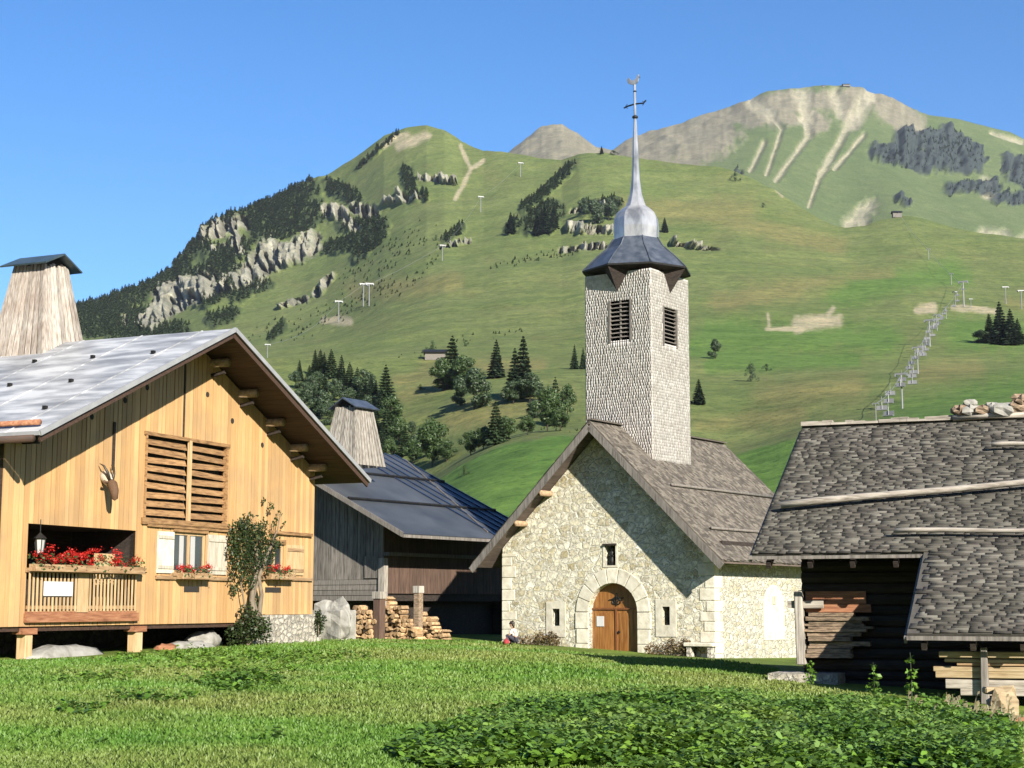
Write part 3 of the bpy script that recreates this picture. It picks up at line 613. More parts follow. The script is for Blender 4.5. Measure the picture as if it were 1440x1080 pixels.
so = MB().box(a, b, OV-.09, OV-.05, c, d).build('shutter', 'pine2', chal); MB().box(a+.03, b-.03, OV-.115, OV-.091, c+.1, c+.2).build('batten', 'pinex', so); MB().box(a+.03, b-.03, OV-.115, OV-.091, d-.2, d-.1).build('batten', 'pinex', so)
xa, xb = fp(376, 750)[0], fp(435, 750)[0]; z = fp(400, 750)[1]
MB().box(xa, xb, OV-.14, OV-.046, z-.05, z+.05).build('drip_rail', 'slat', chal)
# long rails under the windows and dark vent slots
for x0, x1, y in ((204, 322, 740), (216, 322, 811), (362, 436, 812)):
    a, b = fp(x0, y)[0], fp(x1, y)[0]; z = fp((x0+x1)/2, y+1)[1]; MB().box(a, b, OV-.12, OV-.046, z-.07, z+.03).build('rail', 'slat' if y < 800 else 'pinex', chal)
for x0, x1, y in ((257, 278, 828), (371, 393, 829)):
    a, b = fp(x0, y)[0], fp(x1, y)[0]; z = fp(x0, y)[1]; MB().box(a, b, OV-.055, OV-.03, z-.09, z+.07).build('vent_slot', 'black', chal)
# balcony in its recess
ba, bb, bz0, bz1 = holeB
rc = MB(); D = 2.1
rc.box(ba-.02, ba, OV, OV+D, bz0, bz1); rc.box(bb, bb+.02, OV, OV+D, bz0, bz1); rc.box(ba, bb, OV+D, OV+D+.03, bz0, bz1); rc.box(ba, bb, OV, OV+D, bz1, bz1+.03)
rc.build('balcony_recess_wall', 'darkwood', chal)  # recess boards made near-black in colour for the shade inside
bo = MB(); zf = fp(120, 862)[1]
bo.box(ba-.05, bb+.08, OV-.16, OV+.0, zf-.22, zf-.0); bo.box(ba-.02, bb+.05, OV-.10, OV+D, zf+.0, zf+.06)
bal_o = bo.build('balcony', 'redwood', chal)
zr = fp(120, 806)[1]
rl = MB(); rl.box(ba-.06, bb+.12, OV-.14, OV-.05, zr-.02, zr+.09); rl.box(ba, bb, OV-.11, OV-.06, zf+.10, zf+.19); rl.build('handrail', 'pinex', bal_o)
bl = MB(); nb = 30
for k in range(nb):
    u = ba+.05+(bb-ba-.1)*k/(nb-1)
    if 13 <= k <= 15: bl.box(u-.07, u+.07, OV-.125, OV-.10, zf+.02, zr)
    else: bl.box(u-.032, u+.032, OV-.12, OV-.105, zf+.04, zr)
bl.build('baluster', 'pine2', bal_o); bal_o.children[-1]['kind'] = 'stuff'
# recess door with bright boards
MB().box(bb-.85, bb-.04, OV+.62, OV+.68, bz0+.02, bz0+(bz1-bz0)*.74).build('balcony_door', 'pine2', chal)
# posts and ground-floor wall
for px, wd in ((38, .26), (193, .30), (-90, .28)):
    u, _ = fp(px, 880); zt = zc0-.02
    P = cf.w(u, OV+.05, 0); g = gz(P[0], P[1])-cf.o[2]-.3
    o = MB().box(u-wd/2, u+wd/2, OV-.08, OV+.2, g, zt-.17).build('support_post', 'pine2', chal, bevel=.01)
    MB().box(u-wd/2-.12, u+wd/2+.12, OV-.12, OV+.24, zt-.17, zt-.02).build('post_cap', 'redwood', o)
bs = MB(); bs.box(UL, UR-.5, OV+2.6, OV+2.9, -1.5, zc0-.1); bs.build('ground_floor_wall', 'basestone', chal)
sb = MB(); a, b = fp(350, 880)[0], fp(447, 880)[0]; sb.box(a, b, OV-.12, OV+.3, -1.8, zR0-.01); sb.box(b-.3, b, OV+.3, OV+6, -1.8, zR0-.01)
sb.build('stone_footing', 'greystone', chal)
# wooden smoke chimney standing on the roof
def smoke_chimney(parent, uc, vc, zb, wb, wt, h, mt, capm, sl=.42, cw=.36, rg=rg, lift=0):
    ck = MB(); nb = 9
    def corner(i, t): s = (wb*(1-t)+wt*t)/2; return [(-s, -s), (s, -s), (s, s), (-s, s)][i]
    for i in range(4):
        for k in range(nb):
            f0, f1 = k/nb+.014, (k+1)/nb-.014
            def P(f, t, off):
                a, b = corner(i, t), corner((i+1) % 4, t); x, y = a[0]*(1-f)+b[0]*f, a[1]*(1-f)+b[1]*f
                nx, ny = [(0, -1), (1, 0), (0, 1), (-1, 0)][i]; return (uc+x+nx*off, vc+y+ny*off, zb+h*t)
            tt = 1+rg.uniform(-.03, .02); d = rg.uniform(0, .015)
            ck.hexa([P(f0, 0, -.03), P(f1, 0, -.03), P(f1, 0, .01+d), P(f0, 0, .01+d), P(f0, tt, -.03), P(f1, tt, -.03), P(f1, tt, .01+d), P(f0, tt, .01+d)])
    o = ck.build('chimney', mt, parent)
    s = wt/2+cw; zt = zb+h+lift; r = s*sl*1.1
    cap = MB(); t = .05
    for g in (-1, 1):
        q = [(uc, vc-s, zt+r), (uc+g*s, vc-s, zt+r-s*sl-.05), (uc+g*s, vc+s, zt+r-s*sl-.05), (uc, vc+s, zt+r)]
        if g < 0: q = [q[1], q[0], q[3], q[2]]
        cap.slab(q, t)
    cap.build('chimney_cap', capm, o)
    gb = MB(); s2 = wt/2*.96
    gb.panel([(uc-s2, zt-.1), (uc+s2, zt-.1), (uc+s2, zt+r-s2*sl-.08), (uc, zt+r-.08), (uc-s2, zt+r-s2*sl-.08)], [], vc-s2, vc+s2)
    gb.build('chimney_opening', 'black' , o)
    return o
rC = cf.o; 
uc, vc = .0, 9.6
_rr = ray(56, 478); _t = np.linalg.solve(np.array([[_rr[0], -cf.v[0]], [1.0, -cf.v[1]]]), cf.o[:2]); CV = float(_t[1]); _sc = FPX/float(_t[0])
_top = ray(70, 376)*float(_t[0]); 
M['chimboards'] = pmat('rust_streaked_chimney_boards', [(.15, .13, .11), (.30, .265, .23), (.40, .375, .335)], (7, 7, .5), 3, .85, .30, .012, big=((.15, .08, .05), .75, .3))
co = smoke_chimney(chal, -.05, CV, RZ-.75, 2.15, 1.12, float(_top[2]-cf.o[2])-RZ+.75, 'chimboards', 'capmetal', cw=.30, lift=-.05)
# snow log on the left roof slope and its timber gutter
MB().tube([(-ED+.35, .3, roofz(-ED+.35)+.12), (-ED+.35, LEN-2, roofz(-ED+.35)+.12)], .07, 8).build('snow_log', 'redwood', chal, True)
MB().tube([(-ED-.1, .1, roofz(-ED)-.16), (-ED-.1, LEN-.1, roofz(-ED)-.16)], .09, 8).build('timber_gutter', 'soffit', chal, True)
# hanging chain/rod that carries the trophy
u, z = fp(158, 612); u2, z2 = fp(155, 655)
MB().box(u-.05, u+.05, OV-.075, OV-.047, z2-.1, z+.35).build('hanging_board', 'darkwood', chal)

# mounted horned animal head
tu, tz = fp(143, 682)
P = cf.w(tu, OV-.05, tz)
tr = thing('mounted_animal_head', 'mounted horned animal head hanging on the pine wall above the balcony', 'trophy', P, A_ch)
MB().tube([(0.02, .0, .25), (0.0, -.10, .18), (-.02, -.22, .05), (-.05, -.30, -.02)], [.17, .16, .13, .10], 10).build('neck', 'palefur', tr, True)
MB().tube([(-.02, -.20, .08), (-.06, -.34, .0), (-.10, -.44, -.18), (-.12, -.48, -.38), (-.12, -.48, -.44)], [.10, .135, .12, .085, .045], 10).build('head', 'fur', tr, True)
for s in (-1, 1):
    MB().tube([(-.04+s*.05, -.28, .08), (-.06+s*.13, -.28, .30), (-.05+s*.21, -.2, .48), (-.04+s*.24, -.08, .54)], [.045, .038, .028, .008], 8).build('horn', 'horn', tr, True)
    MB().tube([(-.05+s*.10, -.28, .04), (-.05+s*.22, -.24, .06), (-.05+s*.26, -.23, .02)], [.025, .045, .01], 6).build('ear', 'fur', tr, True)

# lantern and basket at the balcony
lu, lz = fp(47, 742); P = cf.w(lu, OV-.22, lz-.75)
ln = thing('hanging_lantern', 'dark wrought lantern hanging beside the left end of the flowered balcony', 'lantern', P, A_ch)
MB().tube([(0, 0, .62), (0, 0, .95)], .012, 6).build('chain', 'iron', ln); MB().lathe([(.02, .62), (.17, .48), (.15, .46)], 6).build('lamp_top', 'iron', ln)
fm = MB()
for k in range(6): t = k*math.pi/3; fm.tube([(.13*math.cos(t), .13*math.sin(t), .47), (.09*math.cos(t), .09*math.sin(t), .12)], .012, 5)
fm.lathe([(.10, .08), (.10, .12)], 6); fm.build('lamp_frame', 'iron', ln); MB().lathe([(.08, .12), (.115, .46)], 6).build('lamp_glass', 'curtain', ln)
# geranium planters
def geraniums(name, label, u0, u1, z, n, hgt, boxed=True, dens=1.0, grp=None):
    P = cf.w((u0+u1)/2, OV-.24, z); hw = (u1-u0)/2
    t = thing(name, label, 'flowers', P, A_ch, grp)
    MB().box(-hw, hw, -.13, .11, -.16, .02).build('planter_box', 'pinex' if boxed else 'greyshut', t, bevel=.008)
    rr = np.random.default_rng(int(abs(u0)*100)+3); cl = [(rr.uniform(-hw*.95, hw*.95), rr.uniform(-.1, .1), rr.uniform(.08, hgt)) for _ in range(n)]
    V_, F_ = leaves(int(260*hw*dens), lambda k: np.stack([rr.uniform(-hw, hw, k), rr.normal(0, .1, k)-.04, rr.uniform(-.12, hgt*.7, k)], 1), (.06, .11), rr)
    bulk('geranium_foliage', V_, F_, 'gerleaf', t)
    def fl(k):
        c = np.array(cl)[rr.integers(0, n, k)]; return c+rr.normal(0, 1, (k, 3))*np.array([.055, .05, .045])
    V_, F_ = leaves(n*55, fl, (.04, .065), rr); bulk('geranium_flowers', V_, F_, 'red', t)
    return t
geraniums('geranium_planter', 'long planter of red geraniums along the balcony handrail', ba-.02, bb+.05, fp(120, 797)[1], 46, .42)
a, b = holeW[0], holeW[1]
geraniums('geranium_planter', 'small planter of red geraniums on the sill of the shuttered window', a+.05, b-.1, holeW[2]-.02, 10, .26, dens=1.2)
geraniums('geranium_planter', 'small planter of red geraniums on the window sill right of the climber', holeW2[0]-.15, holeW2[1]+.2, holeW2[2]+.0, 9, .22, dens=1.2)
# white cloth on the balcony rail
u, z = fp(75, 827); P = cf.w(u, OV-.14, z-.2)
nt_ = thing('white_notice_board', 'blank white board fixed to the balcony balusters below the geraniums', 'board', P, A_ch)
MB().box(-.55, .55, -.03, -.005, 0, .36).build('panel', 'paper', nt_, bevel=.005)

# boulders under the chalet
def boulder(label, px, py, v, r, mt='boulder', grp='pale boulders at the foot of the chalet'):
    u, z = cf.on(px, py, v); P = cf.w(u, v, z); o = MB().rock((0, 0, 0), r, random.Random(px), 14).build('boulder', mt, None, True)
    o.location = [float(c) for c in P]; o.rotation_euler = (0, 0, A_ch); tag(o, label, 'boulder', grp)
boulder('long flat pale boulder lying between the two chalet posts', 85, 926, OV+.2, (1.55, .5, .32))
boulder('pale boulder sloping up to the shrub under the chalet', 262, 912, OV+.3, (1.3, .4, .2))
boulder('small rusty red boulder right of the second chalet post', 233, 914, OV+.1, (.35, .25, .16), 'redwood')
boulder('pale rock leaning on the foot of the wall shrub', 288, 902, OV+.5, (.75, .4, .3))

# climbing shrub on the facade
def leafcloud(blobs, n, size, seed):
    rr = np.random.default_rng(seed); B = np.array(blobs, float)
    def f(k):
        i = rr.choice(len(B), k, p=B[:, 3]**2/np.sum(B[:, 3]**2)); d = rr.normal(size=(k, 3)); d /= np.linalg.norm(d, axis=1, keepdims=True)
        return B[i, :3]+d*(B[i, 3:4]*rr.uniform(.45, 1.08, (k, 1)))
    return leaves(n, f, size, rr)
def loc_blobs(fr, v, L):
    out = []
    for px, py, r in L: u, z = fr.on(px, py, v); out.append((u, v+rnd.uniform(-.12, .12), z, r))
    return out
g0 = fp(340, 893)
cl = thing('wall_climber', 'dark green climbing shrub with bare twisted trunk against the pine wall', 'shrub', cf.w(g0[0], OV-.3, 0), A_ch)
bb_ = loc_blobs(cf, OV-.35, [(335, 750, .42), (350, 745, .5), (365, 758, .5), (378, 770, .42), (340, 772, .5), (358, 780, .5), (332, 790, .35), (350, 800, .42), (372, 790, .38), (345, 735, .3), (368, 742, .3), (388, 765, .25), (342, 815, .3), (356, 820, .22), (325, 770, .25)])
bb_ = [(u-g0[0], v-OV+.3, z, r) for u, v, z, r in bb_]
bb_ += [(u-g0[0], v-OV+.3, z, r) for u, v, z, r in loc_blobs(cf, OV-.2, [(378, 712, .14), (392, 722, .12), (372, 704, .08), (386, 735, .16), (398, 738, .1), (330, 830, .2), (322, 812, .16), (362, 845, .2), (348, 850, .16)])]
V_, F_ = leafcloud(bb_, 3600, (.07, .14), 5); V_[:, 1] *= .55; bulk('foliage', V_, F_, 'vine', cl)
tk = MB()
def cpath(L, r): pts = [(fp(px, py)[0]-g0[0], rnd.uniform(-.06, .06), fp(px, py)[1]) for px, py in L]; tk.tube(pts, list(np.linspace(r, r*.4, len(pts))), 7)
cpath([(340, 892), (344, 868), (341, 845), (346, 820), (350, 790), (346, 762)], .11); cpath([(358, 890), (352, 862), (356, 836), (350, 812), (362, 780), (374, 756)], .09); cpath([(349, 888), (350, 866), (343, 842), (352, 815), (344, 790)], .07)
cpath([(362, 780), (380, 745), (384, 722)], .03); cpath([(335, 880), (332, 850), (326, 815)], .04)
tk.build('trunk', 'vinebark', cl, True)
def shrub(name, label, cat, base, blobs, n, size, mt, seed, grp=None, stem=True):
    t = thing(name, label, cat, base, 0, grp); V_, F_ = leafcloud(blobs, n, size, seed); bulk('foliage', V_, F_, mt, t)
    if stem:
        tk = MB()
        for k in range(6):
            b = blobs[k % len(blobs)]; tk.tube([(rnd.uniform(-.05, .05), rnd.uniform(-.05, .05), -.1), (b[0]*.5, b[1]*.5, b[2]*.5), (b[0], b[1], b[2])], [.02, .015, .008], 5)
        tk.build('stems', 'vinebark', t)
    return t
u, z = fp(326, 905); P = cf.w(u, OV-.5, z)
shrub('low_shrub', 'low dark green shrub at the foot of the wall climber', 'shrub', P, [(0, 0, .3, .42), (.3, .1, .5, .4), (-.3, 0, .25, .35), (.1, 0, .75, .3), (.5, 0, .3, .3), (-.1, 0, .95, .18)], 1700, (.06, .13), 'vine', 8)
u, z = fp(440, 888); P = cf.w(u, OV-.2, z)
shrub('low_shrub', 'small green plant at the right corner of the chalet footing', 'shrub', P, [(0, 0, .15, .22), (.05, 0, .4, .2), (0, 0, .6, .12)], 420, (.05, .11), 'vine', 9)

# ================================================================== CHAPEL
A = at(828, 590, 60); A_c = -R(35)
ck = Frame(A[0], A[1], -1.75, A_c)
CR = A[2]-ck.o[2]; EDc = 5.5; CS = (CR-(1.597+1.75))/EDc; cz = lambda u: CR-abs(u)*CS
CO = .98; CL = 10.9
chap = thing('chapel', 'small rubble stone chapel with steep shingled roof and arched wooden door', 'chapel', ck.o, A_c)
kp = lambda px, py, v=CO: ck.on(px, py, v)
rg = random.Random(21)
sl = math.hypot(1, CS)
for sgn in (-1, 1):
    e = sgn*EDc
    q = [(0, 0, CR-.06), (e, 0, cz(e)-.06), (e, CL, cz(e)-.06), (0, CL, CR-.06)]
    if sgn < 0: q = [q[1], q[0], q[3], q[2]]
    dk = MB().slab(q, .06).build('roof', 'shingle2', chap)
    # shingle courses
    if sgn > 0: V_, F_ = shingles((e, 0, cz(e)-.05), (0, 1, 0), (-1/sl, 0, CS/sl), CL, EDc*sl, .17, .09, .2, .016, rg)
    else: V_, F_ = shingles((e, CL, cz(e)-.05), (0, -1, 0), (1/sl, 0, CS/sl), CL, EDc*sl, .34, .2, .4, .018, rg)
    bulk('shingles', V_, F_, 'shingle2', dk)
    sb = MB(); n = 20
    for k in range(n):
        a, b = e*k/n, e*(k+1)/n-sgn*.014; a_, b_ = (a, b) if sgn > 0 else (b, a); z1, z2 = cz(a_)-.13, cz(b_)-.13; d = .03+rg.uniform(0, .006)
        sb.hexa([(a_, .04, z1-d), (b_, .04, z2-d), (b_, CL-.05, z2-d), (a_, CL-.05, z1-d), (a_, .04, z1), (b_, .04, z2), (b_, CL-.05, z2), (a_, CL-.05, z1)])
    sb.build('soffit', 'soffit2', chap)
    for v in (.0, CL-.05): MB().beam((0, v, CR-.27), (e, v, cz(e)-.27), .05, .25).build('bargeboard', 'greyw', chap)
    # purlin / snow poles on the slope
    if sgn > 0:
        for (x0, y0, x1, y1) in ((945, 686, 1100, 703), (1000, 746, 1100, 754)):
            for s_ in (0,):
                # intersect pixel with roof plane: n.(P)=c
                def onroof(px, py):
                    r = ray(px, py); nrm = ck.u*CS+np.array([0, 0, 1.]); c_ = (ck.w(0, 0, CR)@nrm); return r*(c_/(r@nrm))
                p0, p1 = onroof(x0, y0), onroof(x1, y1); l0 = [(p0-ck.o)@ck.u, (p0-ck.o)@ck.v, p0[2]-ck.o[2]]; l1 = [(p1-ck.o)@ck.u, (p1-ck.o)@ck.v, p1[2]-ck.o[2]]
                u_ = (l0[0]+l1[0])/2; MB().tube([(u_, l0[1], cz(u_)+.10), (u_, CL-.1, cz(u_)+.10)], .055, 7).build('snow_pole', 'greyw', dk, True)
rc_ = MB(); 
for g in (-1, 1): rc_.beam((g*.07, -.02, CR-.0), (g*.07, CL, CR-.0), .2, .03)
rc_.build('ridge_board', 'shingle2', chap)
WU = 4.68; WB = 10.1
aL, aR = kp(828, 880)[0], kp(897, 880)[0]; ac, ar = (aL+aR)/2, (aR-aL)/2
ztop = kp(862, 820)[1]; zsp = ztop-ar*1.0
def arch(c, r, zs, z0, n=14, k=1.0): return [(c-r, z0)]+[(c-r*math.cos(math.pi*i/n), zs+k*r*math.sin(math.pi*i/n)) for i in range(n+1)]+[(c+r, z0)]
sl1 = (kp(775, 868)[0]+.07, kp(788, 868)[0]-.02); sl2 = (kp(930, 866)[0]+.05, kp(943, 866)[0]-.02); szl = (kp(781, 880)[1], kp(781, 856)[1]); szr = (kp(937, 879)[1], kp(937, 853)[1])
nch = (kp(851, 780)[0], kp(866, 780)[0], kp(858, 795)[1], kp(858, 767)[1])
rect = lambda a, b, c, d: [(a, c), (b, c), (b, d), (a, d)]
wallm = MB(); wt = cz(WU)-.2
wallm.panel([(-WU, -1.6), (ac-ar, -1.6)]+arch(ac, ar, zsp, -1.6)[1:-1]+[(ac+ar, -1.6), (WU, -1.6), (WU, wt), (0, CR-.2), (-WU, wt)],
            [rect(sl1[0], sl1[1], *szl), rect(sl2[0], sl2[1], *szr), rect(*nch)], CO, CO+.6)
wallm.build('front_wall', 'stone', chap)
wn2 = ck.onu(1087, 855, WU)[0]
sidem = MB(); sidem.box(-WU, -WU+.6, CO+.6, WB, -2.2, wt); sidem.panel(rect(-WU, WU, -2.2, wt)+[], [], WB-.5, WB); sidem.panel([(-WU, wt), (WU, wt), (0, CR-.2)], [], WB-.5, WB)
sidem.build('back_wall', 'stone', chap)
MB().box(WU-.6, WU, CO+.6, WB-.5, -2.4, wt-.0).build('side_wall', 'stone2', chap)
MB().box(WU-.02, WU+.25, CO+.2, WB, wt-.12, wt+.10).build('wall_plate', 'darkwood', chap)
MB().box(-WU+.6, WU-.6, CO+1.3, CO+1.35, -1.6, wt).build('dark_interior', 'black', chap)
# quoins
rq = random.Random(5); z = -1.6; k = 0
while z < wt-.3:
    h = rq.uniform(.32, .46)
    for s in (-1, 1):
        L = (.62 if (k % 2) else .38)+rq.uniform(-.05, .08); L2 = (.36 if (k % 2) else .6)
        a, b = (-WU-.012, -WU+L) if s < 0 else (WU-L, WU+.012)
        m = MB(); m.box(a, b, CO-.025, CO+.02, z+.012, min(z+h, wt-.2)-.012)
        if s > 0: m.box(WU-.02, WU+.022, CO-.023, CO+L2, z+.014, min(z+h, wt-.2)-.014)
        m.build('quoin', 'lime', chap, bevel=.012)
    z += h; k += 1
# pale strips and blocked window on the side wall
for x0, x1, y0, y1 in ((1073, 1102, 822, 900),):
    v0_, v1_ = ck.onu(x0, 860, WU)[0], ck.onu(x1, 860, WU)[0]; z0_, z1_ = ck.onu(1087, y1, WU)[1], ck.onu(1087, y0, WU)[1]
    c_ = (v0_+v1_)/2; r_ = (v1_-v0_)/2
    MB().panel(arch(c_, r_, z1_-r_, z0_, 10), [], WU, WU+.03, swap=True).build('blocked_window', 'lime', chap)
    MB().box(WU+.028, WU+.06, c_-.15, c_+.15, z1_-.75, z1_-.45).build('iron_plate', 'greyshut', chap)
# arch surround in dressed blocks
aor = (kp(912, 880)[0]-kp(808, 880)[0])/2; zo = kp(862, 799)[1]; n = 9
for i in range(n):
    t0, t1 = math.pi*i/n+.012, math.pi*(i+1)/n-.012; pts = []
    for t, r in ((t0, ar), ((t0+t1)/2, ar), (t1, ar), (t1, aor), ((t0+t1)/2, aor), (t0, aor)): pts.append((ac-r*math.cos(t), zsp+r*math.sin(t)*(1 if r == ar else (zo-zsp)/aor)))
    MB().panel(pts, [], CO-.05, CO+.3).build('arch_stone', 'lime', chap, bevel=.01)
for s in (-1, 1):
    zz_ = zsp-.01; hs = [.62, .55, .7]; 
    for i, h in enumerate(hs+[1.6]):
        a, b = sorted((ac+s*ar, ac+s*(aor+(-.02 if i % 2 else .03)))); MB().box(a, b, CO-.05, CO+.3, zz_-h+.01, zz_-.01).build('jamb_stone', 'lime', chap, bevel=.01); zz_ -= h
# door, recessed
DV = CO+.26; dz0 = -1.0
dk_ = MB(); zt = zsp-.02+ar*.10
for s in (-1, 1):
    a, b = (ac-ar, ac-.02) if s < 0 else (ac+.02, ac+ar)
    dk_.box(a, b, DV, DV+.06, dz0, zt)
do = dk_.build('door', 'door', chap)
pn = MB()
for s in (-1, 1):
    a, b = (ac-ar+.12, ac-.12) if s < 0 else (ac+.12, ac+ar-.12)
    nb = 4
    for k in range(nb): pn.box(a+(b-a)*k/nb+.008, a+(b-a)*(k+1)/nb-.008, DV-.02, DV, dz0, zt-.12)
pn.build('door_panel', 'door', do, fix=False)
MB().box(ac-.035, ac+.035, DV-.045, DV-.0, dz0, zt).build('meeting_post', 'doordark', do)
MB().box(ac-ar, ac+ar, DV-.05, DV+.02, zt, zt+.07).build('transom', 'doordark', do)
ty = MB().panel([(ac-r_*math.cos(t), zt+.07+r_*math.sin(t)*.93) for r_, t in [(ar, math.pi*i/14) for i in range(15)]], [], DV+.01, DV+.07).build('tympanum', 'door', do)
om = MB()
for s in (-1, 1): om.tube([(ac+s*(.02+.16*math.sin(t*.9)), DV-.01, zt+.30+.16*math.cos(t*1.0)+.02*t) for t in np.linspace(0, 5, 12)], .022, 5)
om.tube([(ac, DV-.01, zt+.14), (ac, DV-.01, zt+.62)], .025, 5); om.tube([(ac-.32, DV-.01, zt+.36), (ac+.32, DV-.01, zt+.44)], .022, 5)
om.build('iron_ornament', 'iron', ty)
hx, hz = ck.on(845, 874, DV); MB().box(hx-.16, hx+.16, DV-.05, DV-.03, hz-.18, hz+.20).build('notice', 'paper', do)
hx, hz = ck.on(870, 902, DV); MB().tube([(ac+.12, DV-.07, hz+.35), (ac+.12, DV-.02, hz+.35)], .05, 8).build('handle', 'iron', do)
# slit windows with limewashed frames
for (a, b), (c, d) in ((sl1, szl), (sl2, szr)):
    wf = MB().panel(rect(a-.28, b+.26, c-.42, d+.26), [rect(a, b, c, d)], CO-.03, CO+.06); o = wf.build('slit_window', 'lime', chap)
    MB().box(a, b, CO+.35, CO+.37, c, d).build('pane', 'glass', o)
    MB().tube([((a+b)/2, CO+.1, c), ((a+b)/2, CO+.1, d)], .015, 5).build('bar', 'iron', o)
# niche with a statue
a, b, c, d = nch; wf = MB().panel(rect(a-.09, b+.09, c-.07, d+.08), [rect(a, b, c, d)], CO-.025, CO+.05).build('niche', 'lime', chap)
MB().box(a, b, CO+.4, CO+.42, c, d).build('niche_back', 'basestone', wf)
MB().box(a-.05, b+.05, CO-.09, CO-.0, d, d+.07).build('niche_hood', 'darkwood', wf)
# statue in the niche (rests there: its own thing)
P = ck.w((a+b)/2, CO+.12, c)
st = thing('niche_statue', 'small dark statue of a robed figure in the niche over the chapel door', 'statue', P, A_c)
MB().lathe([(.12, 0), (.11, .2), (.075, .42), (.10, .5), (.04, .56)], 10).build('robe', 'iron', st, True)
MB().lathe([(.02, .55), (.055, .59), (.06, .64), (.02, .70)], 10).build('head', 'iron', st, True)
MB().tube([(.06, 0, .46), (.13, -.05, .36), (.05, -.1, .36)], .03, 6).tube([(-.06, 0, .46), (-.13, -.05, .36), (-.04, -.1, .38)], .03, 6).build('arms', 'iron', st, True)
# purlin ends of the chapel
for px, py in ((770, 713), (735, 757)):
    u, _ = kp(px, py, CO-.2); zz_ = cz(u)-.34; MB().tube([(u, .25, zz_), (u, CO+.3, zz_)], .12, 8).build('purlin', 'log', chap, True)
for u in (1.9, 3.6): MB().tube([(u, .25, cz(u)-.34), (u, CO+.3, cz(u)-.34)], .12, 8).build('purlin', 'darkwood', chap, True)
# ---- bell tower (part of the chapel)
tv = 2.25
uA, uB = ck.on(824, 600, tv)[0], ck.on(918, 640, tv)[0]; TW = uB-uA; tu = (uA+uB)/2; tvc = tv+TW/2
zT = ck.on(917, 378, tv)[1]
tz0 = cz(TW/2+abs(tu))-.6
lw = MB(); louv = []
Lz1, Lz0 = ck.on(872, 422, tv)[1], ck.on(872, 481, tv)[1]; La_, Lb_ = ck.on(856.5, 450, tv)[0], ck.on(888, 450, tv)[0]
hw = (Lb_-La_)/2
Ra_, Rb_ = ck.onu(932, 460, uB)[0], ck.onu(952, 460, uB)[0]; Rm = tvc; hw2 = .5*(Rb_-Ra_)
zz1, zz0 = ck.onu(942, 433, uB)[1], ck.onu(942, 488, uB)[1]
core = MB(); core.panel(rect(uA, uB, tz0, zT), [rect(La_, Lb_, Lz0, Lz1)], tv, tv+.15)
core.panel(rect(tv+.15, tv+TW, tz0, zT), [rect(Ra_, Rb_, zz0, zz1)], uB-.15, uB, swap=True)
core.box(uA, uA+.15, tv+.15, tv+TW, tz0, zT); core.box(uA+.15, uB-.15, tv+TW-.15, tv+TW, tz0, zT)
tow = core.build('bell_tower', 'towersh', chap)
H = zT-tz0
for O, Ax, L, kf in (((uA, tv, tz0), (1, 0, 0), TW, lambda x, y: not (La_-uA-.03 < x < Lb_-uA+.03 and Lz0-tz0-.08 < y < Lz1-tz0+.02)),
                     ((uB, tv, tz0), (0, 1, 0), TW, lambda x, y: not (Ra_-tv-.03 < x < Rb_-tv+.03 and zz0-tz0-.08 < y < zz1-tz0+.02)),
                     ((uA, tv+TW, tz0), (0, -1, 0), TW, None)):
    V_, F_ = shingles(O, Ax, (0, 0, 1), L, H, .115, .07, .14, .0035, rg, kf, jit=.06, gap=.008); bulk('tower_shingles', V_, F_, 'towersh', tow)
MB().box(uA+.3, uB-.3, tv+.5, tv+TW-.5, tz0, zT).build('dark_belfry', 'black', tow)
sl_ = MB()
for k in range(10):
    z = Lz0+(Lz1-Lz0)*(k+.1)/10; sl_.hexa([(La_, tv-.02, z), (Lb_, tv-.02, z), (Lb_, tv, z-.01), (La_, tv, z-.01), (La_, tv+.10, z+.075), (Lb_, tv+.10, z+.075), (Lb_, tv+.12, z+.06), (La_, tv+.12, z+.06)])
sl_.box(La_, La_+.07, tv-.04, tv+.1, Lz0, Lz1); sl_.box(Lb_-.07, Lb_, tv-.04, tv+.1, Lz0, Lz1); sl_.box((La_+Lb_)/2-.03, (La_+Lb_)/2+.03, tv+.02, tv+.1, Lz0, Lz1)
sl_.build('belfry_louvre', 'greyw', tow)
sl_ = MB()
for k in range(10):
    z = zz0+(zz1-zz0)*(k+.1)/10; sl_.hexa([(uB+.02, Ra_, z), (uB+.02, Rb_, z), (uB, Rb_, z-.01), (uB, Ra_, z-.01), (uB-.10, Ra_, z+.075), (uB-.10, Rb_, z+.075), (uB-.12, Rb_, z+.06), (uB-.12, Ra_, z+.06)])
sl_.box(uB-.1, uB+.04, Ra_, Ra_+.07, zz0, zz1); sl_.box(uB-.1, uB+.04, Rb_-.07, Rb_, zz0, zz1)
sl_.build('belfry_louvre', 'greyw', tow)
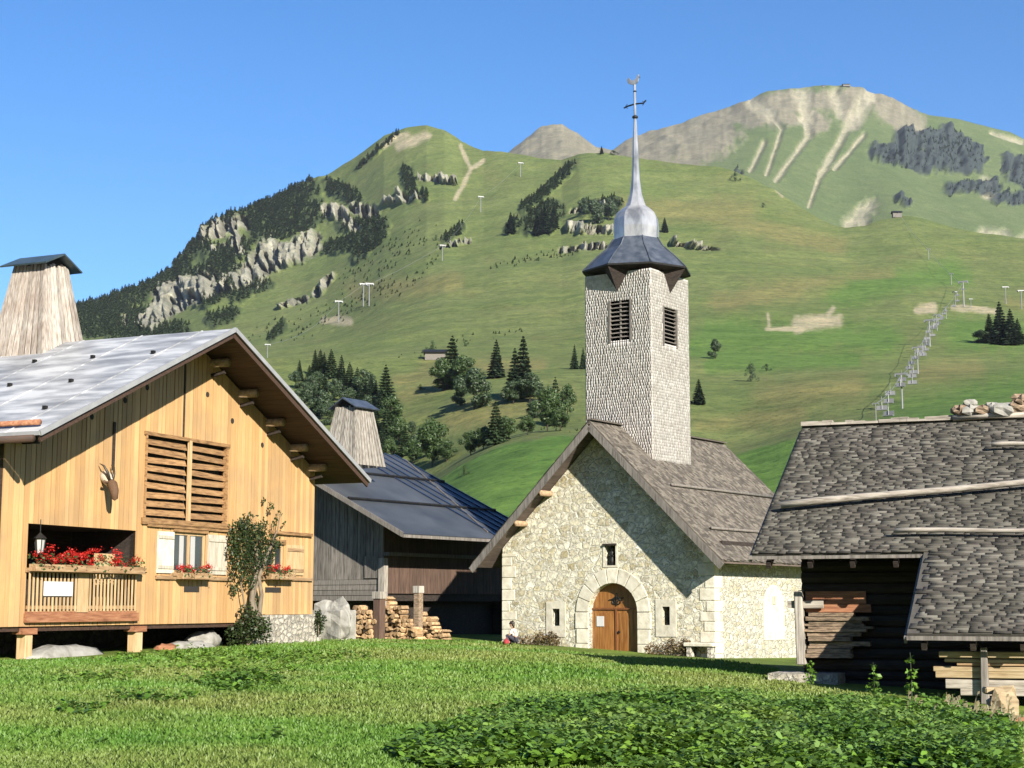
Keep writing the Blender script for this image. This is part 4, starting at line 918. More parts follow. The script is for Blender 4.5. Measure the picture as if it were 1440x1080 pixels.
# spire
def tz_at(py, px=897): return ck.on(px, py, tvc)[1]
ze = ck.on(895, 384, tvc)[1]
Rr = TW/2*1.414+.06
sk = MB()
mid = [(Rr, ze), (Rr*.80, tz_at(368)), (1.20, tz_at(351)), (.96, tz_at(338))]
sk.lathe(mid, 8, (tu, tvc), math.pi/4*0)
spo = sk.build('spire', 'slate', chap)
cor = MB()
for k in range(8):
    t = k*math.pi/4; pts = [(tu+r*math.cos(t)*1.01, tvc+r*math.sin(t)*1.01, z+.01) for r, z in mid]; cor.tube(pts, .03, 5)
cor.build('spire_rib', 'slate', spo)
ed = MB(); ed.lathe([(Rr+.05, ze-.07), (Rr+.06, ze+.0), (Rr-.1, ze+.02), (Rr-.12, ze-.05)], 8, (tu, tvc), 0, False); ed.build('eave_edge', 'iron', spo)
so_ = MB(); so_.lathe([(TW/2*.9, ze-.25), (Rr, ze-.06)], 8, (tu, tvc), 0, True); so_.build('soffit', 'darkwood', spo)
# V-shaped brackets at the middle of each face
for (dx, dy) in ((0, -1), (1, 0), (0, 1), (-1, 0)):
    o = MB(); h = TW/2; L = Rr-h+.02; w = .60
    cxx, cyy = tu+dx*h, tvc+dy*h; px_, py_ = -dy, dx
    o.add([(cxx+px_*w, cyy+py_*w, ze-.08), (cxx-px_*w, cyy-py_*w, ze-.08), (cxx+dx*L, cyy+dy*L, ze-.08), (cxx+dx*.02, cyy+dy*.02, ze-1.0)], [(0, 1, 2), (0, 3, 1), (1, 3, 2), (2, 3, 0)])
    o.build('eave_bracket', 'darkwood', spo)
zb0 = mid[-1][1]
bulbp = [(.95, zb0-.02), (.93, zb0+.02), (.95, tz_at(322)), (.92, tz_at(309)), (.82, tz_at(301)), (.62, tz_at(295)), (.46, tz_at(291))]
MB().lathe(bulbp, 8, (tu, tvc), 0).build('bulb', 'spiretin', spo)
zb1 = tz_at(292); zn = tz_at(165)
nk = [(.46, zb1), (.36, tz_at(284)), (.25, tz_at(272)), (.175, tz_at(252)), (.14, tz_at(228)), (.10, tz_at(192)), (.065, zn-.2), (.055, zn)]
MB().lathe(nk, 8, (tu, tvc), 0).build('needle', 'spiretin', spo)
MB().lathe([(.03, zn-.06), (.12, zn+.0), (.12, zn+.06), (.03, zn+.12)], 10, (tu, tvc), 0).build('ball', 'iron', spo, True)
zc_ = tz_at(146); ztp = tz_at(118)
cr = MB(); cr.tube([(tu, tvc, zn), (tu, tvc, ztp)], .05, 6); cross = cr.build('cross', 'spiretin', spo)
cr = MB(); cr.tube([(tu-.52, tvc, zc_-.06), (tu-.40, tvc, zc_-.02), (tu, tvc, zc_+.02), (tu+.40, tvc, zc_-.02), (tu+.52, tvc, zc_+.08)], .032, 6)
for s in (-1, 1): cr.tube([(tu+s*.36, tvc, zc_+.07), (tu+s*.46, tvc, zc_), (tu+s*.36, tvc, zc_-.1)], .02, 5)
cr.lathe([(.03, zc_+.5), (.08, zc_+.54), (.03, zc_+.60)], 8, (tu, tvc), 0)
cr.build('cross_arm', 'iron', cross)
zk = ztp
wc = MB()
body = [(-.30, .05), (-.36, .22), (-.28, .30), (-.18, .18), (-.02, .14), (.10, .22), (.14, .34), (.20, .36), (.19, .28), (.26, .24), (.19, .20), (.16, .06), (.06, -.02), (-.1, -.04)]
wc.panel([(tu+a, zk+.04+b) for a, b in body], [], tvc-.03, tvc+.03); wc.build('weathercock', 'spiretin', cross)
# wall plaque / stone trough and plants at the chapel front
def at_ground_front(px, v, zg=None): u, _ = kp(px, 890, v); P = ck.w(u, v, 0); P[2] = gz(P[0], P[1]); return P
P = at_ground_front(762, CO-.5)
shrub('flower_clump', 'reddish flowering clump left of the chapel door', 'flowers', P, [(x, 0, .15, .24) for x in (-.9, -.55, -.2, .15, .5)]+[(-.1, 0, .3, .25), (.35, 0, .32, .22)], 1500, (.05, .11), 'heather', 31, 'flower clumps at the chapel front')
P = at_ground_front(943, CO-.5)
shrub('flower_clump', 'reddish flowering clump right of the chapel door', 'flowers', P, [(x, 0, .2, .26) for x in (-.7, -.35, 0, .35, .7, 1.0)]+[(0, 0, .35, .26), (.5, 0, .38, .24)], 1700, (.05, .11), 'heather', 32, 'flower clumps at the chapel front')
P = at_ground_front(985, CO-.25)
tro = thing('stone_bench', 'pale stone slab bench against the chapel wall right of the door', 'bench', P, A_c)
MB().box(-.6, .6, -.2, .18, .38, .52).build('slab', 'lime', tro, bevel=.02)
for s in (-1, 1): MB().box(s*.42-.1, s*.42+.1, -.15, .15, -.2, .38).build('support', 'greystone', tro, bevel=.02)
P = at_ground_front(806, CO-.35)

# ================================================================== MIDDLE BARN (dark, blue-grey roof)
B = at(567, 750, 64); mf = Frame(B[0], B[1], -1.3, A_c)     # origin: front eave corner
mb_t = thing('old_barn', 'old dark timber barn with blue-grey metal roof between chalet and chapel', 'barn', mf.o, A_c)
ez = B[2]-mf.o[2]; MS = math.tan(R(26))
p0 = mf.on(520, 640, 1.2); nr = mf.u*MS+np.array([0, 0, 1.])
def onm(px, py, off=0):
    r = ray(px, py); c_ = mf.w(0, 0, ez+off)@nr; P = r*(c_/(r@nr)); q = P-mf.o; return float(q@mf.u), float(q@mf.v), float(q[2])
h1 = onm(556, 640); h0 = onm(524, 640)
ur = h1[0]; zr_ = ez-ur*MS; vE = h1[1]; ul = 2*ur
rg = random.Random(41)
ro = MB().slab([(0, 0, ez), (0, vE, ez), (ur, vE, zr_), (ur, 0, zr_)], .08).build('roof', 'blueroof', mb_t)
MB().slab([(ur, 0, zr_), (ur, vE, zr_), (ul, vE, ez), (ul, 0, ez)], .08).build('rear_roof', 'blueshade', mb_t)
for f in (.33, .66):
    MB().tube([(ur*f, .1, ez-ur*f*MS+.08), (ur*f, vE-.1, ez-ur*f*MS+.08)], .06, 6).build('snow_pole', 'iron', ro)
sa_, sb2 = onm(570, 646, .04), onm(686, 748, .04); MB().tube([sa_, sb2], .03, 5).build('roof_seam', 'greyw', ro)
for k in range(14):
    v = sb2[1]+.2+k*.75
    if v < vE: MB().beam((.05, v, ez+.02), (ur, v, zr_+.02), .09, .05).build('roof_rib', 'blueshade', ro)  # ribs on the shadowed stretch only, coloured as the shadow's deep blue
fb = MB(); fb.beam((0, -.03, ez-.05), (ur, -.03, zr_-.05), .05, .2); fb.beam((0, 0, ez-.1), (0, vE, ez-.1), .05, .12); fb.build('verge_trim', 'greyw', ro)
# near gable wall of grey boards, brown side wall
gi = 1.35; gu = mf.on(540, 780, gi)[0]
zlo_g = mf.on(500, 845, gi)[1]; zm_g = mf.on(500, 815, gi)[1]
gw = MB(); planks(gw, -9.5, gu, .24, lambda u: zm_g, lambda u: ez-u*MS-.15, [], gi-.05, gi, rg); gw.build('gable_boards', 'greyw', mb_t, fix=False)
hb = MB(); nbd = 4
for k in range(nbd):
    a, b = zlo_g+(zm_g-zlo_g)*k/nbd, zlo_g+(zm_g-zlo_g)*(k+1)/nbd; hb.box(-9.5, gu-.2, gi-.07, gi-.01, a+.01, b-.01)
hb.build('horizontal_boards', 'greyw', mb_t, fix=False)
MB().box(gu-.95, gu-.2, gi-.11, gi-.06, zm_g+.05, zm_g+.95).build('hatch', 'greyw', mb_t)
MB().box(gu-.16, gu+.14, gi-.16, gi+.1, zlo_g-.3, mf.on(533, 785, gi)[1]).build('corner_post', 'silver', mb_t)
zb_lo = mf.onu(600, 835, gu)[1]
sw = MB()
k = 0; v = gi
while v < vE-.5: sw.box(gu-.05, gu, v+.008, v+.232, zb_lo, ez-gu*MS-.1); v += .24
sw.build('side_boards', 'brown', mb_t, fix=False)
MB().box(gu-.02, gu+.25, gi, vE, mf.onu(620, 782, gu+.2)[1]-.06, mf.onu(620, 782, gu+.2)[1]+.08).build('eave_beam', 'greyw', mb_t)
lw_ = MB(); lw_.box(-9.5, gu-.6, gi+.6, vE-.5, -2, zlo_g+.1); lw_.box(-9.5, gu-.1, gi+.1, vE-.5, zlo_g+.0, ez-.6); lw_.build('lower_wall', 'darkwood', mb_t)
MB().box(gu-2.2, gu, vE-.7, vE-.5, -2, ez-gu*MS-.2).build('rear_wall', 'darkwood', mb_t)
# chimney of the barn
cu, cvv = (ur-.1, 3.0)
P = mf.on(497, 645, 3.0)
smoke_chimney(mb_t, P[0], 3.0, P[1]-.35, 2.0, 1.15, 2.55, 'silver', 'slate', sl=.5, cw=.22, rg=rg, lift=-.02)
# posts under the overhang
def gpost(px, py0, py1, Y, wd, mt, capmt, name='timber_post', label='', grp='timber posts under the middle barn'):
    P = at(px, py0, Y); g = gz(P[0], P[1])-.2; top = at(px, py1, Y)[2]
    t = thing(name, label, 'post', (P[0], P[1], g), A_c, grp)
    MB().box(-wd/2, wd/2, -wd/2, wd/2, 0, top-g-.28).build('shaft', mt, t, bevel=.01); MB().box(-wd*.62, wd*.62, -wd*.62, wd*.62, top-g-.28, top-g).build('cap', capmt, t, bevel=.01)
gpost(533, 890, 832, 63.2, .34, 'brown', 'silver', label='thick dark post with a pale cap left of the firewood stack')
gpost(588, 890, 824, 64.0, .27, 'rough', 'silver', label='slim brown post with a pale top between the firewood stacks')
# pale stone block at the corner of the barn
P = at(463, 893, 61); g = gz(P[0], P[1]); cb = thing('rendered_stone_pier', 'pale rough stone pier under the grey boards of the barn', 'pier', (P[0], P[1], g-.3), A_c)
MB().rock((0, .2, .85), (.95, .6, .95), random.Random(8), 16).box(-.75, .75, -.2, .7, 0, 1.45).build('masonry', 'boulder', cb, bevel=.05)
# firewood: split logs as individual pieces in a stack
def woodstack(label, px0, px1, py_top, Y, rg, seed):
    a, b = at(px0, 893, Y), at(px1, 893, Y); L = (b[0]-a[0])/math.cos(A_c); g = gz(a[0], a[1])-.1
    H = at(px0, py_top, Y)[2]-g
    t = thing('firewood_stack', label, 'firewood', (a[0], a[1], g), A_c, 'firewood stacked under the middle barn'); m = MB(); z = 0; r_ = random.Random(seed)
    while z < H:
        u = 0; h = r_.uniform(.13, .20)
        while u < L:
            w = r_.uniform(.14, .28); n = r_.choice([3, 4, 5, 6]); d = r_.uniform(-.22, .10); ph = r_.uniform(0, 6)
            if z+h > H*(.66+.34*math.sin(u*1.3+seed)+r_.uniform(-.08, .08)): u += w; continue
            ring = [(u+w/2+w*.5*math.cos(ph+2*math.pi*i/n), z+h/2+h*.55*math.sin(ph+2*math.pi*i/n)) for i in range(n)]; k = len(m.v)
            m.v += [(x, d, y) for x, y in ring]+[(x, d+.5, y) for x, y in ring]; m.f += [tuple(range(k, k+n)), tuple(range(k+n, k+2*n))[::-1]]+[(k+i, k+(i+1) % n, k+n+(i+1) % n, k+n+i) for i in range(n)]
            u += w
        z += h
    m.build('logs', 'firewood', t); t.children[0]['kind'] = 'stuff'; return t
woodstack('low grey firewood stack left of the thick dark post', 492, 526, 850, 63.8, rg, 1)
woodstack('tall pale firewood stack between the two barn posts', 540, 584, 838, 64.6, rg, 2)
woodstack('firewood stack at the right edge beside the black opening', 590, 622, 845, 64.8, rg, 3)
# ================================================================== RIGHT BARN
A_b = -R(22); Cn = at(1130, 598, 40); bf = Frame(Cn[0], Cn[1], -2.6, A_b)
BR = Cn[2]-bf.o[2]; SB = math.tan(R(30.3)); run = 5.62
bt = thing('shingled_barn', 'old dark log barn with rough grey shingle roof at the right edge', 'barn', bf.o, A_b)
nb_ = bf.v*(-SB)+np.array([0, 0, 1.])
def onb(px, py, off=0):
    r = ray(px, py); c_ = bf.w(0, 0, BR+off)@nb_; P = r*(c_/(r@nb_)); q = P-bf.o; return float(q@bf.u), float(q@bf.v), float(q[2])
c1, c2, c3, c4 = onb(1055, 772), onb(1293, 772), onb(1281, 886), onb(1440, 884)
v1 = (c1[1]+c2[1])/2; v2 = (c3[1]+c4[1])/2; us = (c2[0]+c3[0])/2; BU0 = (c1[0])*.5; BU1 = 16.0
rz = lambda v: BR+v*SB
rg = random.Random(51); cb_ = math.hypot(1, SB)
d_ = MB(); d_.slab([(BU0, v1, rz(v1)-.08), (us, v1, rz(v1)-.08), (us, 0, rz(0)-.08), (BU0, 0, rz(0)-.08)], .07); d_.slab([(us+.001, v2, rz(v2)-.08), (BU1, v2, rz(v2)-.08), (BU1, 0, rz(0)-.08), (us+.001, 0, rz(0)-.08)], .07)
rf = d_.build('roof', 'shingle', bt)
d_ = MB(); d_.slab([(BU1, run+.3, rz(0)-(run+.3)*SB), (BU0, run+.3, rz(0)-(run+.3)*SB), (BU0, 0, rz(0)), (BU1, 0, rz(0))], .1); d_.build('rear_roof', 'shingle', bt)
V_, F_ = shingles((BU0, v2, rz(v2)-.08), (1, 0, 0), (0, 1/cb_, SB/cb_), BU1-BU0, -v2*cb_, .078, .10, .50, .012, rg, keep=lambda x, y: x+BU0 > us+.2 or y > (v1-v2)*cb_-.05, jit=.22, over=2.6)
bulk('shingles', V_, F_, 'shingle', rf)
# ridge stones/shingle stack along the ridge
rs = MB(); u = BU0
while u < BU1-4:
    w_ = rg.uniform(.15, .4); rs.box(u, u+w_+.03, -.12-rg.uniform(0, .03), .1, rz(0)-.03, rz(0)+rg.uniform(.02, .09)); u += w_
rs.build('ridge_shingles', 'silverx', rf, fix=False); rf.children[-1]['kind'] = 'stuff'
pl_ = [((1098, 710), (1500, 672), .085, 'pole', 'long pale pole lying slanted across the grey shingle roof'), ((1258, 746), (1500, 745), .055, 'pole', 'thin horizontal pole low on the grey shingle roof'), ((1394, 625), (1500, 623), .06, 'pole', 'short pole near the ridge of the grey shingle roof')]
for (a, b, r_, nme, lab) in pl_:
    A0, A1 = onb(*a, off=.09+r_), onb(*b, off=.09+r_); P = bf.w(*A0)
    pts = [(0, 0, 0)]; n = 7
    for i in range(1, n+1): t = i/n; pts.append((( A1[0]-A0[0])*t, (A1[1]-A0[1])*t+.03*math.sin(5*t), (A1[2]-A0[2])*t+.015*math.sin(7*t)))
    o = MB().tube(pts, [r_*(1-.04*i) for i in range(n+1)], 8).build('roof_pole', 'silverx', None, True); o.location = [float(c) for c in P]; o.rotation_euler = (0, 0, A_b); tag(o, lab, 'pole', 'poles lying on the shingle roof')
# stones on the ridge
for i, (px, py, sx, mt) in enumerate(((1352, 577, .20, 'rough'), (1364, 567, .14, 'boulder'), (1366, 578, .22, 'boulder'), (1384, 577, .2, 'rough'), (1396, 572, .16, 'boulder'), (1412, 577, .26, 'boulder'), (1432, 573, .2, 'rough'), (1438, 562, .2, 'rough'))):
    u, v, z = onb(px, py, .08); v = -.05; u2, z2 = bf.on(px, py, v); P = bf.w(u2, v, z2)
    pos = ['farthest left', 'small top', 'pale lower left', 'dark middle', 'pale middle', 'long pale right', 'dark right', 'topmost right'][i]
    o = MB().rock((0, 0, 0), (sx*1.3, sx, sx*.7), random.Random(i+70), 10).build('ridge_stone', mt, None); o.location = [float(c) for c in P]; tag(o, pos+' stone in the row weighing down the barn ridge', 'stone', 'stones on the barn ridge')
u0_, z0_ = bf.on(1340, 588, -.1); u1_, z1_ = bf.on(1440, 583, -.1); P = bf.w(u0_, -.1, z0_)
o = MB().tube([(0, 0, 0), ((u1_-u0_)*.5, 0, (z1_-z0_)*.5+.02), (u1_-u0_, 0, z1_-z0_)], .08, 8).build('ridge_log', 'silverx', None, True); o.location = [float(c) for c in P]; o.rotation_euler = (0, 0, A_b); tag(o, 'pale log lying under the stones on the barn ridge', 'log')
# eaves boards
MB().beam((BU0-.05, v1-.03, rz(v1)-.17), (us, v1-.03, rz(v1)-.17), .05, .07).build('eave_board', 'greyw', bt)
MB().beam((us, v2-.03, rz(v2)-.17), (BU1, v2-.03, rz(v2)-.17), .05, .08).build('eave_board', 'greyw', bt)
MB().beam((BU0-.03, v1, rz(v1)-.2), (BU0-.03, 0, rz(0)-.2), .05, .12).build('bargeboard', 'greyw', bt)
MB().beam((us-.03, v2, rz(v2)-.22), (us-.03, v1, rz(v1)-.22), .05, .12).build('bargeboard', 'greyw', bt)
rp = MB()
wv = v1+1.45; wl_ = bf.on(1130, 880, wv)[0]
for k in range(18): u = BU0+.35+k*.9; vv = v1 if u < us else v2; rp.beam((u, vv+.05, rz(vv)-.34), (u, 0, rz(0)-.34), .10, .14)
rp.build('rafter', 'darkwood', bt)
# log wall
lg = MB(); z = 0.55; top_w = rz(wv)-.4
while z < top_w: h = rg.uniform(.2, .27); lg.tube([(wl_, wv+rg.uniform(-.02, .02), z+h/2), (BU1-.5, wv, z+h/2)], h*.52, 8); z += h*.97
lg.build('log_wall', 'darkwood', bt)
sg = MB(); sg.box(wl_, wl_+.2, wv, -.2+5, .4, rz(wv)-.35); sg.box(wl_+.2, BU1-.5, wv+.25, wv+.45, 0, rz(wv)); sg.build('end_wall', 'darkwood', bt)
ft = MB(); a = bf.on(1080, 960, wv-.35); a = bf.on(1080, 960, wv-1.0); ft.box(a[0], a[0]+1.5, wv-1.0, wv+.4, -1.2, bf.on(1100, 947, wv-1.0)[1]); ft.build('stone_base', 'greystone', bt)
# lit boards and rough wood beside the corner post
a, b = bf.on(1150, 850, wv-.16), bf.on(1215, 850, wv-.16); z1, z0 = bf.on(1180, 838, wv-.16)[1], bf.on(1180, 861, wv-.16)[1]
MB().box(wl_+.1, b[0]+.15, wv-.2, wv-.13, z0, (z0+z1)/2-.008).box(wl_+.1, b[0]+.05, wv-.2, wv-.13, (z0+z1)/2+.008, z1+.1).build('red_board', 'redwood', bt)
rw = MB(); z = bf.on(1180, 925, wv-.2)[1]
while z < z0-.05:
    h = rg.uniform(.05, .12); rw.box(wl_+.05+rg.uniform(0, .15), b[0]+rg.uniform(-.3, .25), wv-.3-rg.uniform(0, .12), wv-.12, z, z+h*.9); z += h
rw.build('split_wood_courses', 'rough', bt, fix=False)
pu = bf.on(1126, 880, wv-.35)[0]; zt, zb = bf.on(1126, 832, wv-.35)[1], bf.on(1126, 935, wv-.35)[1]
o = MB().hexa([(pu-.10, wv-.42, zb), (pu+.10, wv-.42, zb), (pu+.10, wv-.22, zb), (pu-.1, wv-.22, zb), (pu-.13, wv-.42, zt), (pu+.05, wv-.42, zt+.04), (pu+.05, wv-.22, zt+.04), (pu-.13, wv-.22, zt)]).build('corner_post', 'silver', bt, bevel=.02)
MB().box(pu-.28, pu+.5, wv-.34, wv-.26, zt-.36, zt-.20).build('tie_beam', 'silverx', o)
MB().beam((wl_-.25, wv-.25, rz(wv)-.62), (wl_+.35, wv-.6, rz(wv)-.62), .2, .2).build('beam_end', 'greyw', bt)
# plank pile on the bracket of the lower wing
wz = v2+.55
def qb(px, py, v=None): return bf.on(px, py, wz if v is None else v)
sp0 = qb(1385, 910); sp1 = qb(1388, 990); P = bf.w(sp1[0], wz, 0)
g = gz(P[0], P[1])
rk_ = thing('plank_rack', 'upright grey pole with a foot block that holds the plank pile', 'rack', bf.w(sp1[0], wz, g-bf.o[2]-.1), A_b)
h_ = sp0[1]-(g-bf.o[2]-.1); hm = sp1[1]-(g-bf.o[2]-.1)
MB().hexa([(-.10, -.16, hm), (.06, -.16, hm), (.06, -.02, hm), (-.10, -.02, hm), (-.07, -.16, h_), (.05, -.16, h_), (.05, -.02, h_), (-.07, -.02, h_)]).build('upright', 'greyw', rk_, bevel=.015)
MB().box(-.22, .30, -.2, .7, hm-.10, hm).build('crossbar', 'greyw', rk_); MB().tube([(0, -.06, 0), (.0, -.06, hm-.1)], .07, 7).build('leg', 'greyw', rk_)
MB().tube([(.05, .6, -.2), (.05, .6, hm-.1)], .09, 7).build('leg', 'darkwood', rk_)
pk = [(1320, 916, 925, 'cutwood'), (1328, 926, 931, 'cutwood'), (1312, 937, 944, 'cutwood'), (1315, 944, 953, 'cutwood'), (1329, 955, 968, 'silverx'), (1350, 968, 978, 'silverx'), (1345, 932, 936, 'pinex')]
lb_ = ['topmost pale plank', 'thin second plank', 'thick yellowish plank', 'wide knotty plank', 'broad silver grey board', 'lowest grey board', 'narrow middle lath']
for (x, ya, yb, mt), nm in zip(pk, lb_):
    a, b = qb(x, ya), qb(x, yb); P = bf.w(a[0], wz, b[1]); L = 4.2+rnd.uniform(-.3, .3)
    o = MB().hexa([(0, 0, 0), (L, 0, .0), (L, .3, .0), (0, .3, 0), (0, 0, a[1]-b[1]), (L, 0, a[1]-b[1]), (L, .3, a[1]-b[1]), (0, .3, a[1]-b[1])]).build('plank', mt, None, bevel=.01)
    o.location = [float(c) for c in P]; o.rotation_euler = (0, R(rnd.uniform(-.3, .3)), A_b); tag(o, nm+' in the pile under the low barn eave', 'plank', 'planks piled under the barn eave')
# chopping block and leaning slab
P = at(1412, 1052, 26); g = gz(P[0], P[1])
cbk = thing('split_log_block', 'pale split log block standing below the plank pile', 'log', (P[0], P[1], max(g, at(1412, 1052, 26)[2])-.03), A_b+.3); cbk.scale = (1.25, 1.25, 1.25)
MB().rock((0, 0, .22), (.20, .22, .27), random.Random(4), 10).build('block', 'cutwood', cbk); MB().box(-.2, .18, .02, .25, .38, .47).build('split_face', 'cutwood', cbk, bevel=.02)
o = MB().box(-.4, .45, -.06, .06, 0, .1).build('offcut', 'redwood', None, bevel=.01); P = at(1432, 1046, 26); o.location = (float(P[0]), float(P[1]), max(gz(P[0], P[1]), float(P[2]))); tag(o, 'small reddish offcut right of the split log block', 'offcut')

# ================================================================== PERSON crouching at the chapel corner
def skin(name, J, E_, mat, parent, sub=2):
    import bmesh
    me = bpy.data.meshes.new(name); bm = bmesh.new(); lay = bm.verts.layers.skin.verify(); vs = []
    for i, (x, y, z, r) in enumerate(J):
        v = bm.verts.new((x, y, z)); v[lay].radius = (r, r) if not isinstance(r, tuple) else r; v[lay].use_root = (i == 0); vs.append(v)
    for a, b in E_: bm.edges.new((vs[a], vs[b]))
    bm.to_mesh(me); bm.free(); me.materials.append(M[mat]); o = bpy.data.objects.new(name, me); COL.objects.link(o); o.parent = parent
    k = o.modifiers.new('skin', 'SKIN'); k.use_smooth_shade = True; o.modifiers.new('sub', 'SUBSURF').render_levels = sub; return o
P = at(720, 904, 61.3); g = gz(P[0], P[1])
pe = thing('person', 'child in white top and dark trousers crouching at the left corner of the chapel', 'person', (P[0], P[1], g), R(-25))
# faces the camera's left, crouched: hips low, knees up, arms round the knees
J = [(.12, 0, .22, .10), (.12, 0, .36, .10), (.08, 0, .50, .105), (.05, 0, .58, .06), (.03, -.01, .63, .042), (.01, -.02, .70, .075), (-.005, -.03, .77, .085), (0, -.02, .84, .06),
     (.11, -.08, .20, .075), (-.16, -.13, .36, .052), (-.08, -.14, .05, .036), (-.18, -.15, .02, .03),
     (.11, .08, .20, .075), (-.17, .09, .37, .052), (-.09, .10, .05, .036), (-.19, .11, .02, .03),
     (.06, -.13, .52, .045), (-.02, -.18, .36, .034), (-.18, -.10, .33, .024), (-.24, -.06, .33, .02),
     (.06, .13, .52, .045), (-.02, .17, .36, .034), (-.18, .08, .34, .024), (-.24, .04, .34, .02),
     (-.08, -.03, .755, .018)]
E_ = [(0, 1), (1, 2), (2, 3), (3, 4), (4, 5), (5, 6), (6, 7), (0, 8), (8, 9), (9, 10), (10, 11), (0, 12), (12, 13), (13, 14), (14, 15), (2, 16), (16, 17), (17, 18), (18, 19), (2, 20), (20, 21), (21, 22), (22, 23), (6, 24)]
skin('body', J, E_, 'skin', pe)
skin('shirt', [(.12, 0, .27, .115), (.12, 0, .38, .118), (.08, 0, .51, .12), (.055, 0, .585, .07), (.06, -.135, .52, .062), (.0, -.175, .40, .052), (.06, .135, .52, .062), (.0, .165, .40, .052)], [(0, 1), (1, 2), (2, 3), (2, 4), (4, 5), (2, 6), (6, 7)], 'shirt', pe)
skin('trousers', [(.13, 0, .22, .118), (.11, -.08, .20, .09), (-.16, -.13, .37, .066), (-.085, -.14, .09, .05), (.11, .08, .20, .09), (-.17, .09, .38, .066), (-.095, .10, .09, .05)], [(0, 1), (1, 2), (2, 3), (0, 4), (4, 5), (5, 6)], 'trousers', pe)
MB().rock((.018, -.02, .80), (.095, .092, .085), random.Random(3), 14).rock((.065, -.02, .73), (.055, .075, .09), random.Random(4), 12).build('hair', 'hair', pe, True)
MB().tube([(-.09, -.15, .04), (-.15, -.16, .035), (-.22, -.165, .025)], [.04, .042, .025], 8).build('shoe', 'iron', pe, True)
MB().tube([(-.10, .11, .04), (-.16, .12, .035), (-.23, .125, .025)], [.04, .042, .025], 8).build('shoe', 'iron', pe, True)
P2 = at(712, 905, 61.0)
o = MB().rock((0, 0, .09), (.12, .09, .11), random.Random(6), 12).tube([(-.06, 0, .18), (0, 0, .26), (.06, 0, .18)], .014, 6).build('bag', 'redcloth', None, True); o.location = (float(P2[0]), float(P2[1]), gz(P2[0], P2[1])); tag(o, 'small red bag on the grass beside the crouching child', 'bag')

# ================================================================== TREES ON THE SLOPES
def conifer_mesh(name, n, seed, mat, rad=.2, slim=1.0):
    rr = np.random.default_rng(seed); h = rr.random(n)**1.25*.93+.05; tier = np.round(h*15)/15; h = h*.35+tier*.65
    az = rr.uniform(0, 2*math.pi, n); arm = np.round(az/(2*math.pi)*9+tier*37)/9*2*math.pi; az = az*.5+(arm-tier*37/9*2*math.pi)*.5
    lobes = 1+.22*np.sin(az*3+seed)+.15*np.sin(az*5+h*17)
    Rm = rad*slim*(1-h)**.85*lobes*(1-.25*(np.mod(h*15, 1))); r = Rm*rr.uniform(.25, 1, n)**.6
    C_ = np.stack([r*np.cos(az), r*np.sin(az), h-.18*r+rr.normal(0, .006, n)], 1)
    d = np.stack([np.cos(az), np.sin(az), -.35+rr.normal(0, .25, n)], 1); t = np.stack([-np.sin(az), np.cos(az), rr.normal(0, .35, n)], 1)
    L = (.020+.030*(1-h))[:, None]*rr.uniform(.7, 1.3, (n, 1))*(3000/n)**.35
    V_ = np.stack([C_-d*L, C_+t*L*.55, C_+d*L, C_-t*L*.55], 1).reshape(-1, 3); return V_, np.arange(4*n).reshape(-1, 4)
def broad_mesh(n, seed, h=1.0, w=.38, base=.12):
    rr = np.random.default_rng(seed); B_ = []
    for k in range(22):
        z = rr.uniform(base+.12, .88); w_ = w*math.sin(math.pi*min(1, (z-base+.15)/.98))**.6; a = rr.uniform(0, 6.28); q = rr.uniform(0, .75)*w_; B_.append((q*math.cos(a), q*math.sin(a), z, rr.uniform(.09, .17)))
    B_ = np.array(B_)
    i = rr.integers(0, len(B_), n); d = rr.normal(size=(n, 3)); d /= np.linalg.norm(d, axis=1, keepdims=True); C_ = B_[i, :3]+d*B_[i, 3:4]*rr.uniform(.4, 1.1, (n, 1))
    t = rr.normal(size=(n, 3)); t /= np.linalg.norm(t, axis=1, keepdims=True); u_ = np.cross(t, d); u_ /= np.linalg.norm(u_, axis=1, keepdims=True)+1e-6
    L = rr.uniform(.014, .028, (n, 1)); V_ = np.stack([C_-t*L, C_+u_*L*.8, C_+t*L, C_-u_*L*.8], 1).reshape(-1, 3); return V_, np.arange(4*n).reshape(-1, 4)
def proto(kind, seed):
    t = bpy.data.objects.new('spruce' if kind[0] == 's' else 'broadleaf_tree' if kind[0] == 'b' else 'bush', None)
    if kind == 's': V_, F_ = conifer_mesh('c', 3000, seed, None, .19); mt = 'conifer'
    elif kind == 'sl': V_, F_ = conifer_mesh('c', 3000, seed, None, .27); mt = 'conifer2'
    elif kind == 'b': V_, F_ = broad_mesh(6500, seed); mt = 'decid'
    elif kind == 'bd': V_, F_ = broad_mesh(6500, seed, w=.5, base=.02); mt = 'conifer2'
    else: V_, F_ = broad_mesh(1800, seed, w=.75, base=-.05); mt = 'decid' if kind == 'u' else 'conifer2'
    tk = MB(); tk.tube([(0, 0, -.06), (0.004, 0, .3), (0, .004, .9)], [.018, .012, .003], 7)
    if kind[0] == 'b':
        for k in range(6): a = k*1.05+seed; z = .22+.07*k; tk.tube([(0, 0, z), (.1*math.cos(a), .1*math.sin(a), z+.1), (.2*math.cos(a), .2*math.sin(a), z+.2)], [.009, .006, .002], 5)
    return t.name.split('.')[0], (V_, F_, mt), tk, t
PR = {}
